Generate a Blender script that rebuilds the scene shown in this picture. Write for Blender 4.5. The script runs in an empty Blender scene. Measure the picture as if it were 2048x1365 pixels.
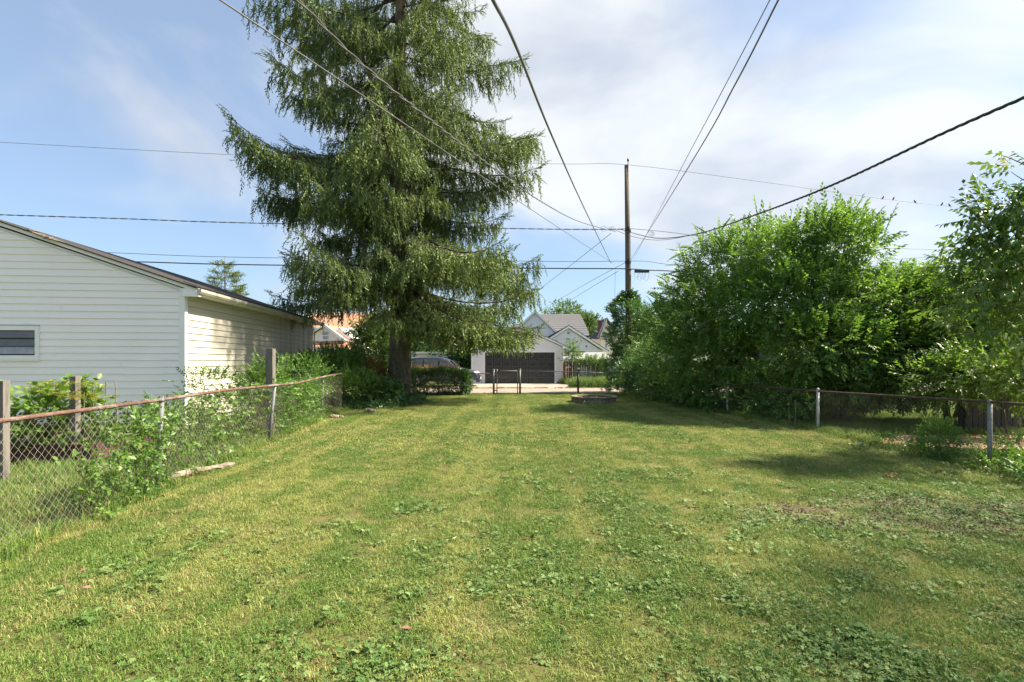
import bpy, math, random
import numpy as np
from mathutils import Vector, Matrix
random.seed(7)
rng = np.random.default_rng(7)
R = math.radians
S = bpy.context.scene
COL = S.collection

# ---------------------------------------------------------------- camera
cam_d = bpy.data.cameras.new('camera'); cam = bpy.data.objects.new('camera', cam_d); COL.objects.link(cam)
cam.location = (0, 0, 1.6); cam.rotation_euler = (R(90), 0, 0)
cam_d.lens = 18; cam_d.sensor_width = 36; cam_d.shift_y = 39.5/2048
cam_d.clip_start = 0.05; cam_d.clip_end = 2000
S.camera = cam
# ---------------------------------------------------------------- sky + sun
SUN_EL, SUN_AZ = 47.0, 83.5           # azimuth clockwise from +Y
sdir = Vector((math.sin(R(SUN_AZ))*math.cos(R(SUN_EL)), math.cos(R(SUN_AZ))*math.cos(R(SUN_EL)), math.sin(R(SUN_EL))))
w = bpy.data.worlds.new('World'); S.world = w; w.use_nodes = True
nt = w.node_tree; nt.nodes.clear()
def N(nt, t, **k):
    n = nt.nodes.new(t)
    for a, b in k.items():
        if a.startswith('i_'):
            n.inputs[a[2:].replace('_', ' ')].default_value = b
        else: setattr(n, a, b)
    return n
out = N(nt, 'ShaderNodeOutputWorld'); bg = N(nt, 'ShaderNodeBackground'); bg.inputs['Strength'].default_value = 0.086
sky = N(nt, 'ShaderNodeTexSky', sky_type='NISHITA', sun_disc=False, sun_elevation=R(SUN_EL), sun_rotation=R(SUN_AZ), air_density=1.0, dust_density=1.6, ozone_density=1.6, altitude=200)
tc = N(nt, 'ShaderNodeTexCoord')
mp = N(nt, 'ShaderNodeMapping'); mp.inputs['Scale'].default_value = (1.0, 1.0, 2.0); mp.inputs['Location'].default_value = (5.2, 8.4, 2.2); mp.inputs['Rotation'].default_value = (0, 0, 0.5)
nz = N(nt, 'ShaderNodeTexNoise', i_Scale=1.9, i_Detail=5.0, i_Roughness=0.5, i_Distortion=0.5)
nz2 = N(nt, 'ShaderNodeTexNoise', i_Scale=3.2, i_Detail=5.0, i_Roughness=0.5, i_Distortion=0.2)
vd = N(nt, 'ShaderNodeVectorMath', operation='DOT_PRODUCT'); vd.inputs[1].default_value = (math.sin(R(80)), math.cos(R(80)), 0.25)
rs = N(nt, 'ShaderNodeMapRange'); rs.inputs['From Min'].default_value = -0.25; rs.inputs['From Max'].default_value = 0.80; rs.inputs['To Min'].default_value = -0.09; rs.inputs['To Max'].default_value = 0.13
ad = N(nt, 'ShaderNodeMath', operation='ADD')
cr = N(nt, 'ShaderNodeMapRange', interpolation_type='SMOOTHSTEP'); cr.inputs['From Min'].default_value = 0.41; cr.inputs['From Max'].default_value = 0.66; cr.inputs['To Max'].default_value = 0.82
ccol = N(nt, 'ShaderNodeMix', data_type='RGBA'); ccol.inputs[6].default_value = (2.15, 2.3, 2.6, 1); ccol.inputs[7].default_value = (3.35, 3.4, 3.3, 1)
mx = N(nt, 'ShaderNodeMix', data_type='RGBA')
L = nt.links.new
L(tc.outputs['Generated'], mp.inputs['Vector']); L(mp.outputs[0], nz.inputs['Vector']); L(mp.outputs[0], nz2.inputs['Vector'])
L(tc.outputs['Generated'], vd.inputs[0]); L(vd.outputs['Value'], rs.inputs['Value'])
L(nz.outputs['Fac'], ad.inputs[0]); L(rs.outputs[0], ad.inputs[1]); L(ad.outputs[0], cr.inputs['Value'])
n2r = N(nt, 'ShaderNodeMapRange', interpolation_type='SMOOTHSTEP'); n2r.inputs['From Min'].default_value = .32; n2r.inputs['From Max'].default_value = .66; L(nz2.outputs['Fac'], n2r.inputs['Value']); L(n2r.outputs[0], ccol.inputs[0])
# thin high haze that lifts the whole sky a little
hz = N(nt, 'ShaderNodeMix', data_type='RGBA'); hz.inputs[0].default_value = 0.35; hz.inputs[7].default_value = (2.2, 2.55, 2.9, 1)
sg = N(nt, 'ShaderNodeVectorMath', operation='MULTIPLY'); sg.inputs[1].default_value = (.50, .60, .68)
L(sky.outputs[0], sg.inputs[0]); L(sg.outputs[0], hz.inputs[6]); L(hz.outputs[2], mx.inputs[6])
L(ccol.outputs[2], mx.inputs[7]); L(cr.outputs[0], mx.inputs[0])
L(mx.outputs[2], bg.inputs['Color']); L(bg.outputs[0], out.inputs['Surface'])
sl = bpy.data.lights.new('sun', 'SUN'); so = bpy.data.objects.new('sun', sl); COL.objects.link(so)
sl.energy = 4.0; sl.angle = R(3.0); sl.color = (1.0, 0.88, 0.70)
so.rotation_euler = sdir.to_track_quat('Z', 'Y').to_euler()
S.view_settings.view_transform = 'Standard'; S.view_settings.look = 'None'
S.view_settings.exposure = 1.9; S.view_settings.gamma = 1.0; S.view_settings.use_curve_mapping = False
S.cycles.max_bounces = 8; S.cycles.diffuse_bounces = 5; S.cycles.transparent_max_bounces = 6
S.cycles.use_denoising = True

# ---------------------------------------------------------------- helpers
def W(px, py, D):
    return Vector(((px-1024)/1024*D, D, 1.6+(722-py)/1024*D))
def tag(o, label=None, cat=None, group=None, kind=None):
    if label: o['label'] = label
    if cat: o['category'] = cat
    if group: o['group'] = group
    if kind: o['kind'] = kind
    return o
def thing(name, label, cat, loc=(0, 0, 0), rz=0, group=None):
    o = bpy.data.objects.new(name, None); COL.objects.link(o); o.empty_display_size = 0.2
    o.location = loc; o.rotation_euler = (0, 0, rz)
    return tag(o, label, cat, group)
def link(name, me, parent=None, kind=None):
    o = bpy.data.objects.new(name, me); COL.objects.link(o)
    if parent is not None: o.parent = parent
    if kind: o['kind'] = kind
    return o
def copy_tree(o, parent=None):
    c = o.copy(); COL.objects.link(c)
    if parent is not None: c.parent = parent
    for ch in [x for x in bpy.data.objects if x.parent == o]: copy_tree(ch, c)
    return c

class MB:
    def __init__(s): s.v = []; s.f = []; s.m = []; s.cm = 0
    def add(s, vs, fs):
        n = len(s.v); s.v += [tuple(v) for v in vs]; s.f += [tuple(i+n for i in f) for f in fs]; s.m += [s.cm]*len(fs)
        return s
    def box(s, lo, hi, M=None):
        x0, y0, z0 = lo; x1, y1, z1 = hi
        vs = [Vector(p) for p in ((x0,y0,z0),(x1,y0,z0),(x1,y1,z0),(x0,y1,z0),(x0,y0,z1),(x1,y0,z1),(x1,y1,z1),(x0,y1,z1))]
        if M: vs = [M @ v for v in vs]
        return s.add(vs, [(0,3,2,1),(4,5,6,7),(0,1,5,4),(1,2,6,5),(2,3,7,6),(3,0,4,7)])
    def prism(s, poly, a, b, axis='y'):
        # poly: 2D points; extruded between a and b along axis ('y': poly=(x,z); 'x': poly=(y,z); 'z': poly=(x,y))
        def p3(p, t):
            return (p[0], t, p[1]) if axis == 'y' else (t, p[0], p[1]) if axis == 'x' else (p[0], p[1], t)
        n = len(poly); vs = [p3(p, a) for p in poly]+[p3(p, b) for p in poly]
        fs = [tuple(range(n)), tuple(range(2*n-1, n-1, -1))]+[(i, i+n, (i+1) % n+n, (i+1) % n) for i in range(n)]
        return s.add(vs, fs)
    def tube(s, pts, r, k=6, cap=True):
        pts = [Vector(p) for p in pts]; n = len(pts)
        rs = r if isinstance(r, (list, tuple)) else [r]*n
        up = Vector((0, 0, 1)); vs = []; prev = None
        for i, p in enumerate(pts):
            d = (pts[min(i+1, n-1)]-pts[max(i-1, 0)])
            if d.length < 1e-9: d = Vector((0, 0, 1))
            d.normalize()
            if prev is None:
                a = d.cross(up)
                if a.length < 0.1: a = d.cross(Vector((1, 0, 0)))
            else:
                a = prev - d*prev.dot(d)
                if a.length < 1e-4: a = d.orthogonal()
            a.normalize(); b = d.cross(a); prev = a
            for j in range(k):
                t = 2*math.pi*j/k; vs.append(p+(a*math.cos(t)+b*math.sin(t))*rs[i])
        fs = [(i*k+j, i*k+(j+1) % k, (i+1)*k+(j+1) % k, (i+1)*k+j) for i in range(n-1) for j in range(k)]
        if cap: fs += [tuple(range(k-1, -1, -1)), tuple((n-1)*k+j for j in range(k))]
        return s.add(vs, fs)
    def build(s, name, mat, parent=None, smooth=False, bevel=0, kind=None, off=None):
        me = bpy.data.meshes.new(name)
        v = s.v if off is None else [(a-off[0], b-off[1], c-off[2]) for a, b, c in s.v]
        me.from_pydata(v, [], s.f)
        mats = mat if isinstance(mat, (list, tuple)) else [mat]
        for m in mats: me.materials.append(m)
        if len(mats) > 1: me.polygons.foreach_set('material_index', s.m)
        if smooth: me.polygons.foreach_set('use_smooth', [True]*len(me.polygons))
        me.update()
        o = link(name, me, parent, kind)
        if bevel:
            b = o.modifiers.new('bevel', 'BEVEL'); b.width = bevel; b.segments = 2; b.limit_method = 'ANGLE'
        return o

def mesh_np(name, V, T, tint, mat, parent=None, kind=None, off=None, quads=False):
    V = np.asarray(V, np.float32)
    if off is not None: V = V-np.array(off, np.float32)
    k = T.shape[1]
    me = bpy.data.meshes.new(name)
    me.vertices.add(len(V)); me.vertices.foreach_set('co', V.ravel())
    me.loops.add(T.size); me.loops.foreach_set('vertex_index', T.astype(np.int32).ravel())
    me.polygons.add(len(T)); me.polygons.foreach_set('loop_start', np.arange(0, T.size, k, dtype=np.int32))
    try: me.polygons.foreach_set('loop_total', np.full(len(T), k, np.int32))
    except Exception: pass
    if tint is not None:
        a = me.attributes.new('tint', 'FLOAT', 'POINT'); a.data.foreach_set('value', tint.astype(np.float32))
    me.materials.append(mat); me.update(calc_edges=True)
    return link(name, me, parent, kind)

# ---------------------------------------------------------------- materials
def mat_new(name):
    m = bpy.data.materials.new(name); m.use_nodes = True; t = m.node_tree
    return m, t, t.nodes['Principled BSDF']
def lin(h):
    h = h.lstrip('#'); c = [int(h[i:i+2], 16)/255 for i in (0, 2, 4)]
    return tuple((x/12.92 if x <= .04045 else ((x+.055)/1.055)**2.4) for x in c)+(1,)
def pmat(name, c1, c2=None, rough=0.7, scale=6, detail=5, bump=0, bscale=None, metal=0, stretch=(1, 1, 1), spec=0.4, c3=None, s3=1.2, t3=(0.5, 0.62), obj=True):
    m, t, b = mat_new(name); l = t.links.new
    b.inputs['Roughness'].default_value = rough; b.inputs['Metallic'].default_value = metal
    b.inputs['Specular IOR Level'].default_value = spec
    co = N(t, 'ShaderNodeTexCoord'); mpn = N(t, 'ShaderNodeMapping'); mpn.inputs['Scale'].default_value = stretch
    l(co.outputs['Object'], mpn.inputs['Vector'])
    c2 = c2 or c1
    n = N(t, 'ShaderNodeTexNoise', i_Scale=scale, i_Detail=detail, i_Roughness=0.6); l(mpn.outputs[0], n.inputs['Vector'])
    mr = N(t, 'ShaderNodeMapRange'); mr.inputs['From Min'].default_value = .3; mr.inputs['From Max'].default_value = .7; l(n.outputs['Fac'], mr.inputs['Value'])
    mi = N(t, 'ShaderNodeMix', data_type='RGBA'); mi.inputs[6].default_value = c1; mi.inputs[7].default_value = c2; l(mr.outputs[0], mi.inputs[0])
    last = mi.outputs[2]
    if c3:
        n3 = N(t, 'ShaderNodeTexNoise', i_Scale=s3, i_Detail=6.0, i_Roughness=0.65); l(mpn.outputs[0], n3.inputs['Vector'])
        m3 = N(t, 'ShaderNodeMapRange'); m3.inputs['From Min'].default_value = t3[0]; m3.inputs['From Max'].default_value = t3[1]; l(n3.outputs['Fac'], m3.inputs['Value'])
        x3 = N(t, 'ShaderNodeMix', data_type='RGBA'); l(m3.outputs[0], x3.inputs[0]); l(last, x3.inputs[6]); x3.inputs[7].default_value = c3; last = x3.outputs[2]
    l(last, b.inputs['Base Color'])
    if bump:
        nb = N(t, 'ShaderNodeTexNoise', i_Scale=bscale or scale*4, i_Detail=4.0); l(mpn.outputs[0], nb.inputs['Vector'])
        bp = N(t, 'ShaderNodeBump'); bp.inputs['Strength'].default_value = bump; bp.inputs['Distance'].default_value = 0.02
        l(nb.outputs['Fac'], bp.inputs['Height']); l(bp.outputs[0], b.inputs['Normal'])
    return m
def leafmat(name, dark, light, odd=None, odd_at=0.93, transl=0.3, rough=0.45, spec=0.5, tsat=1.0):
    """colour by the leaf's own tint value (each leaf differs), thin leaf lets light through"""
    m, t, b = mat_new(name); l = t.links.new
    at = N(t, 'ShaderNodeAttribute', attribute_name='tint')
    cr = N(t, 'ShaderNodeValToRGB'); e = cr.color_ramp.elements
    e[0].position = 0; e[0].color = dark; e[1].position = 0.85; e[1].color = light
    if odd:
        x = e.new(odd_at); x.color = light; y = e.new(min(0.999, odd_at+0.02)); y.color = odd
    l(at.outputs['Fac'], cr.inputs[0]); l(cr.outputs[0], b.inputs['Base Color'])
    b.inputs['Roughness'].default_value = rough; b.inputs['Specular IOR Level'].default_value = spec
    tr = N(t, 'ShaderNodeBsdfTranslucent'); g = N(t, 'ShaderNodeMix', data_type='RGBA', blend_type='MULTIPLY'); g.inputs[0].default_value = 1
    g.inputs[7].default_value = (1.25*tsat, 1.25, 0.6, 1); l(cr.outputs[0], g.inputs[6]); l(g.outputs[2], tr.inputs['Color'])
    ms = N(t, 'ShaderNodeMixShader'); ms.inputs[0].default_value = transl
    l(b.outputs[0], ms.inputs[1]); l(tr.outputs[0], ms.inputs[2]); l(ms.outputs[0], t.nodes['Material Output'].inputs['Surface'])
    return m

M = {}
M['siding'] = pmat('vinyl_siding', (.87, .85, .85, 1), (.83, .81, .81, 1), rough=.5, scale=.7, c3=(.62, .64, .63, 1), s3=3, t3=(.62, .85), bump=.05, bscale=60)
# east wall siding: same paint with mildew growing over its far, shaded end
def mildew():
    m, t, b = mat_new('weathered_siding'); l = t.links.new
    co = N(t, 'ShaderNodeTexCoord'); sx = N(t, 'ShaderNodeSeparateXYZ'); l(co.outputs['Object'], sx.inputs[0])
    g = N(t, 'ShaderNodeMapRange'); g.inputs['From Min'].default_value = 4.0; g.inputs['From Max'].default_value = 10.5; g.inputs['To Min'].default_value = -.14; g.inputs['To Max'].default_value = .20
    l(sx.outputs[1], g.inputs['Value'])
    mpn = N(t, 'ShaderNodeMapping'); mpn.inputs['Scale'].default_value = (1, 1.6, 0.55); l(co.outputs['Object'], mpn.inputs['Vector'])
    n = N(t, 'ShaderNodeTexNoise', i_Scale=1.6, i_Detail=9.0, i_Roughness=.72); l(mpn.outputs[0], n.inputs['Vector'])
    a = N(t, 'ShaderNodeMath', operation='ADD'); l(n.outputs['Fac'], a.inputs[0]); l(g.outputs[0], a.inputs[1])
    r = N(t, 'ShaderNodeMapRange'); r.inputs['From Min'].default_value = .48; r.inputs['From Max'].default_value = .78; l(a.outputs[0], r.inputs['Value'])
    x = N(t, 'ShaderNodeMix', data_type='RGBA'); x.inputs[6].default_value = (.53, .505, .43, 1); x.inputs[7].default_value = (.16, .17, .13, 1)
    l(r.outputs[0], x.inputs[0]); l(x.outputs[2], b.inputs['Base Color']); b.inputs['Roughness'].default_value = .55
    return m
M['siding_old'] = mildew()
M['trim'] = pmat('white_trim', (.82, .83, .84, 1), (.76, .77, .78, 1), rough=.45, scale=2)
M['gutter'] = pmat('old_gutter', (.50, .49, .42, 1), (.36, .35, .28, 1), rough=.5, scale=1.5, c3=(.16, .16, .12, 1), s3=2.2, t3=(.5, .75))
M['shingle_dark'] = pmat('dark_shingles', (.028, .026, .026, 1), (.05, .045, .043, 1), rough=.95, scale=12, bump=.6, bscale=80)
M['fascia_dark'] = pmat('dark_drip_edge', (.035, .025, .023, 1), (.06, .045, .04, 1), rough=.7, scale=5)
M['shingle_grey'] = pmat('grey_shingles', (.085, .088, .095, 1), (.14, .14, .15, 1), rough=.95, scale=9, bump=.5, bscale=40)
M['shingle_slate'] = pmat('pale_grey_shingles', (.20, .21, .23, 1), (.27, .28, .30, 1), rough=.95, scale=9)
M['shingle_red'] = pmat('terracotta_shingles', (.36, .17, .10, 1), (.46, .26, .17, 1), rough=.95, scale=9, bump=.4, bscale=30)
M['stucco'] = pmat('white_stucco', (.78, .76, .75, 1), (.72, .71, .71, 1), rough=.85, scale=3, bump=.2)
M['cream'] = pmat('cream_siding', (.78, .73, .60, 1), (.72, .67, .55, 1), rough=.7, scale=3)
M['far_white'] = pmat('far_white_siding', (.78, .79, .82, 1), (.72, .74, .77, 1), rough=.6, scale=2)
M['white_plain'] = pmat('old_white_wall', (.55, .55, .53, 1), (.42, .43, .40, 1), rough=.7, scale=2)
M['glass'] = pmat('dark_window_glass', (.05, .06, .07, 1), (.09, .10, .12, 1), rough=.08, spec=.8, scale=3)
M['glass_pale'] = pmat('pale_window_glass', (.20, .23, .27, 1), (.32, .35, .38, 1), rough=.12, spec=.7, scale=6)
M['interior'] = pmat('dim_room_and_soil', (.03, .028, .025, 1), (.08, .06, .045, 1), rough=.9, scale=4)
M['door_black'] = pmat('charcoal_door_paint', (.018, .019, .022, 1), (.028, .029, .032, 1), rough=.35, scale=4)
M['door_line'] = pmat('charcoal_pale_edge', (.10, .11, .12, 1), (.07, .075, .08, 1), rough=.5, scale=8)  # paler charcoal for the panel bevels and section joints
M['steel'] = pmat('galvanised_steel', (.22, .23, .235, 1), (.13, .14, .14, 1), rough=.65, metal=.1, scale=20, c3=(.20, .11, .06, 1), s3=2.5, t3=(.62, .72))
M['wire'] = pmat('chain_link_wire', (.42, .40, .36, 1), (.28, .24, .19, 1), rough=.55, metal=.3, scale=2)
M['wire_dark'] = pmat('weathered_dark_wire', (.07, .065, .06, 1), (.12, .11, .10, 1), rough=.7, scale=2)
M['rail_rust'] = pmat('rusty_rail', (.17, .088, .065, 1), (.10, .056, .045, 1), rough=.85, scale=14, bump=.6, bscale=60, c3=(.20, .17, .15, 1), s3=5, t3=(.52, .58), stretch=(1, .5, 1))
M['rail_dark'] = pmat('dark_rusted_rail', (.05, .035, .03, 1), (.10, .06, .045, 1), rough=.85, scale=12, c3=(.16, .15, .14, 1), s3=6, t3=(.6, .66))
M['post_white'] = pmat('flaking_white_post', (.50, .51, .51, 1), (.30, .31, .31, 1), rough=.7, scale=14, c3=(.10, .09, .08, 1), s3=9, t3=(.58, .64))
M['black_paint'] = pmat('black_post', (.02, .02, .02, 1), (.05, .045, .04, 1), rough=.6, scale=10)
M['wood_grey'] = pmat('weathered_grey_wood', (.20, .185, .165, 1), (.10, .09, .08, 1), rough=.9, scale=3, stretch=(9, 9, .8), bump=.4, bscale=10)
M['wood_fence'] = pmat('grey_fence_wood', (.32, .31, .31, 1), (.22, .21, .21, 1), rough=.9, scale=2.5, stretch=(7, 7, .7), c3=(.12, .11, .11, 1), s3=1.8, t3=(.58, .75))
M['wood_red'] = pmat('red_brown_fence', (.24, .085, .05, 1), (.16, .055, .035, 1), rough=.8, scale=3, stretch=(8, 8, .8))
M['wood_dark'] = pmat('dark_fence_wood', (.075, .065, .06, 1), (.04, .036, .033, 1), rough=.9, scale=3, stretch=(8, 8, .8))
M['timber'] = pmat('old_fire_ring_timber', (.25, .22, .165, 1), (.14, .12, .09, 1), rough=.95, scale=9, bump=.5, bscale=30, c3=(.32, .29, .23, 1), s3=4, t3=(.55, .7))
M['bed_wood'] = pmat('raised_bed_boards', (.085, .042, .030, 1), (.045, .025, .02, 1), rough=.8, scale=4, stretch=(1, 1, 5))
M['pole'] = pmat('utility_pole_wood', (.17, .145, .12, 1), (.09, .075, .065, 1), rough=.9, scale=5, stretch=(8, 8, .5), bump=.4, bscale=12)
M['cable'] = pmat('black_cable', (.025, .025, .028, 1), (.05, .05, .055, 1), rough=.5, scale=3)
M['cable_grey'] = pmat('grey_aluminium_cable', (.16, .16, .17, 1), (.10, .10, .11, 1), rough=.5, metal=.2, scale=3)
M['orange'] = pmat('orange_band', (.55, .12, .03, 1), rough=.6)
M['insul'] = pmat('porcelain_insulator', (.10, .06, .04, 1), rough=.2)
M['brick'] = pmat('chimney_brick', (.20, .09, .07, 1), (.13, .06, .05, 1), rough=.9, scale=20)
M['bark'] = pmat('spruce_bark', (.20, .165, .125, 1), (.10, .08, .06, 1), rough=.95, scale=7, stretch=(1, 1, .35), bump=1.0, bscale=18, c3=(.27, .24, .20, 1), s3=5, t3=(.55, .7))
M['bark_dark'] = pmat('twig_bark', (.075, .058, .042, 1), (.045, .035, .028, 1), rough=.95, scale=9)
M['bark_grey'] = pmat('grey_bark', (.12, .10, .085, 1), (.07, .06, .05, 1), rough=.95, scale=9, stretch=(1, 1, .4), bump=.6)
M['log'] = pmat('weathered_log', (.26, .22, .17, 1), (.10, .08, .06, 1), rough=.95, scale=9, bump=.9, bscale=25, c3=(.34, .29, .22, 1), s3=6, t3=(.5, .65))
M['dull_leaf'] = pmat('dull_fallen_leaf', (.26, .15, .11, 1), (.20, .10, .07, 1), rough=.8, scale=30)
M['dry_leaf'] = pmat('dry_orange_leaf', (.50, .20, .06, 1), (.32, .12, .04, 1), rough=.8, scale=15)
M['car_paint'] = pmat('dark_blue_grey_car_paint', (.035, .045, .075, 1), (.04, .05, .08, 1), rough=.22, metal=.35, spec=.7, scale=2)
M['tyre'] = pmat('tyre_rubber', (.02, .02, .02, 1), rough=.85)
M['chrome'] = pmat('bright_metal', (.55, .56, .58, 1), rough=.2, metal=.9)
M['lamp'] = pmat('headlight_lens', (.62, .64, .66, 1), (.5, .52, .56, 1), rough=.1, spec=.8, scale=20)
M['plastic_dark'] = pmat('dark_plastic', (.03, .03, .032, 1), rough=.5)
M['sign_black'] = pmat('sign_black', (.012, .012, .014, 1), rough=.4)
M['sign_white'] = pmat('sign_white', (.75, .76, .78, 1), rough=.4)
M['bird'] = pmat('dark_bird_feathers', (.03, .026, .026, 1), (.05, .045, .04, 1), rough=.6, scale=30)
M['yellow'] = pmat('yellow_petals', (.75, .55, .04, 1), rough=.6)
M['stone'] = pmat('rough_stone', (.24, .21, .18, 1), (.13, .11, .09, 1), rough=.9, scale=9, bump=.6)
G = lambda r, g, b: (r, g, b, 1)
M['lf_right'] = leafmat('broad_leaves', G(0.057, 0.138, 0.036), G(0.180, 0.310, 0.065), odd=G(0.600, 0.552, 0.087), odd_at=.975, transl=.42, rough=.42)
M['lf_bright'] = leafmat('yellow_green_leaves', G(0.059, 0.137, 0.033), G(0.172, 0.273, 0.065), odd=G(0.450, 0.402, 0.086), odd_at=.97, transl=.45, rough=.42)
M['lf_near'] = leafmat('glossy_tree_leaves', G(0.046, 0.110, 0.028), G(0.157, 0.260, 0.048), odd=G(0.521, 0.440, 0.071), odd_at=.98, transl=.34, rough=.34, spec=.55)
M['lf_dark'] = leafmat('dark_hedge_leaves', G(0.027, 0.074, 0.023), G(0.105, 0.200, 0.052), odd=G(0.600, 0.307, 0.117), odd_at=.955, transl=.2, rough=.3, spec=.6)
M['lf_vine'] = leafmat('vine_leaves', G(0.051, 0.123, 0.022), G(0.174, 0.290, 0.058), odd=G(0.464, 0.174, 0.072), odd_at=.955, transl=.35)
M['lf_weed'] = leafmat('weedy_bush_leaves', G(0.047, 0.128, 0.026), G(0.160, 0.290, 0.052), odd=G(0.566, 0.271, 0.104), odd_at=.97, transl=.32)
M['lf_rust'] = leafmat('reddish_new_growth', G(.09, .10, .03), G(.42, .20, .09), transl=.35)
M['lf_dill'] = leafmat('dill_umbels', G(.16, .20, .03), G(.36, .38, .06), transl=.3)
M['lf_far'] = leafmat('far_tree_leaves', G(0.051, 0.109, 0.032), G(0.145, 0.232, 0.072), transl=.3, rough=.6)
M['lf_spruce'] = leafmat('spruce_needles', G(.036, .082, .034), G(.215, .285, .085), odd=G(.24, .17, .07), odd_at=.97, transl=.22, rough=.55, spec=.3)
M['lf_ivy'] = leafmat('ivy_leaves', G(0.037, 0.104, 0.037), G(0.125, 0.240, 0.074), transl=.22, rough=.3, spec=.6)

# ---------------------------------------------------------------- foliage kit
def norm(a): return a/np.maximum(1e-9, np.linalg.norm(a, axis=-1, keepdims=True))
def leaf_tpl(Ll, Wd, fold=.18, droop=.15):
    v = np.array([[0, 0, 0], [Wd/2, .42*Ll, fold*Wd], [0, Ll, -droop*Ll], [-Wd/2, .42*Ll, fold*Wd]], float)
    return v, np.array([[0, 1, 2], [0, 2, 3]])
def frames(d, up=None, roll=None):
    """rotation matrices whose Y axis is d and whose Z axis is as near up as can be, then rolled"""
    d = norm(d); n = len(d)
    up = np.tile([0, 0, 1.], (n, 1)) if up is None else up
    x = np.cross(d, up); bad = np.linalg.norm(x, axis=1) < 1e-3; x[bad] = [1, 0, 0]; x = norm(x); z = np.cross(x, d)
    if roll is not None:
        c, s_ = np.cos(roll)[:, None], np.sin(roll)[:, None]; x, z = x*c+z*s_, z*c-x*s_
    return np.stack([x, d, z], axis=2)      # columns
def stamp(tpl, pos, Rm, sc, tnt=None):
    """tpl=(V,T,tint) placed N times -> V,T,tint arrays"""
    V, T, t = tpl; n = len(pos)
    P = np.einsum('nij,vj->nvi', Rm, V)*sc[:, None, None]+pos[:, None, :]
    TT = (T[None]+(np.arange(n)*len(V))[:, None, None]).reshape(-1, T.shape[1])
    tt = np.tile(t[None], (n, 1))
    if tnt is not None: tt = np.clip(tt*0.6+tnt[:, None]*0.4, 0, 1)
    return P.reshape(-1, 3), TT, tt.ravel()
def join(parts):
    Vs, Ts, ts, o = [], [], [], 0
    for V, T, t in parts:
        if len(V) == 0: continue
        Vs.append(V); Ts.append(T+o); ts.append(t); o += len(V)
    return np.concatenate(Vs), np.concatenate(Ts), np.concatenate(ts)
def twig_tpl(n, length, Ll, Wd, seed, spread=55, droop=.5, jitter=.25, whorl=False):
    """a leafy twig along +Y: n leaves set alternately on a thin stem"""
    g = np.random.default_rng(seed); pts = []; parts = []
    lv, lt = leaf_tpl(Ll, Wd)
    for i in range(n):
        f = (i+.6)/n; y = f*length; side = 1 if i % 2 else -1
        a = math.radians(spread*(1-.55*f)+g.normal(0, 10))*side
        if whorl: ph = g.uniform(0, 2*math.pi)
        d = np.array([math.sin(a), math.cos(a), -droop*g.uniform(.2, 1.4)])
        if whorl: d = np.array([math.sin(ph)*abs(math.sin(a)), math.cos(a), math.cos(ph)*abs(math.sin(a))-droop*.3])
        if i == n-1: d = np.array([g.normal(0, .15), 1, -droop*.4])
        up = norm(np.array([[g.normal(0, jitter), g.normal(0, jitter), 1.]]))
        Rm = frames(d[None], up=up); s = g.uniform(.72, 1.12)*(1-.25*abs(f-.45))
        p = np.array([[math.copysign(.004, a), y, -0.12*length*f*f]])
        parts.append(stamp((lv, lt, np.full(4, g.uniform(0, 1))), p, Rm, np.array([s])))
    # stem: thin three sided sliver
    r = .0035; sv = np.array([[-r, 0, 0], [r, 0, 0], [0, length*.5, -.03*length], [0, length, -.12*length]])
    parts.append((sv, np.array([[0, 1, 2], [0, 2, 3]]), np.full(4, .1)))
    return join(parts)
def pinnate_tpl(n, length, Ll, Wd, seed):
    g = np.random.default_rng(seed); parts = []; lv, lt = leaf_tpl(Ll, Wd, .1, .2); t0 = g.uniform(.2, .8)
    for i in range(n):
        for side in (1, -1):
            f = (i+.8)/n; a = math.radians(68-22*f)*side
            z = -0.45*length*f*f
            d = np.array([math.sin(a), math.cos(a), -.25-.5*f])
            Rm = frames(d[None]); parts.append(stamp((lv, lt, np.full(4, min(1, max(0, t0+g.normal(0, .12))))), np.array([[0, f*length, z]]), Rm, np.array([g.uniform(.8, 1.05)*(1-.35*f)])))
    r = .004; sv = np.array([[-r, 0, 0], [r, 0, 0], [0, length*.5, -.11*length], [0, length, -.45*length]])
    parts.append((sv, np.array([[0, 1, 2], [0, 2, 3]]), np.full(4, .3)))
    return join(parts)
def rand_dirs(n, g=rng):
    v = g.normal(size=(n, 3)); return norm(v)
def scatter(tpls, pos, dirs, smin=.8, smax=1.2, roll=.6, tint=None, g=rng):
    n = len(pos); k = g.integers(0, len(tpls), n); parts = []
    for i, tp in enumerate(tpls):
        m = k == i; c = m.sum()
        if not c: continue
        Rm = frames(dirs[m], roll=g.normal(0, roll, c))
        parts.append(stamp(tp, pos[m], Rm, g.uniform(smin, smax, c), None if tint is None else tint[m]))
    return join(parts)
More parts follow.
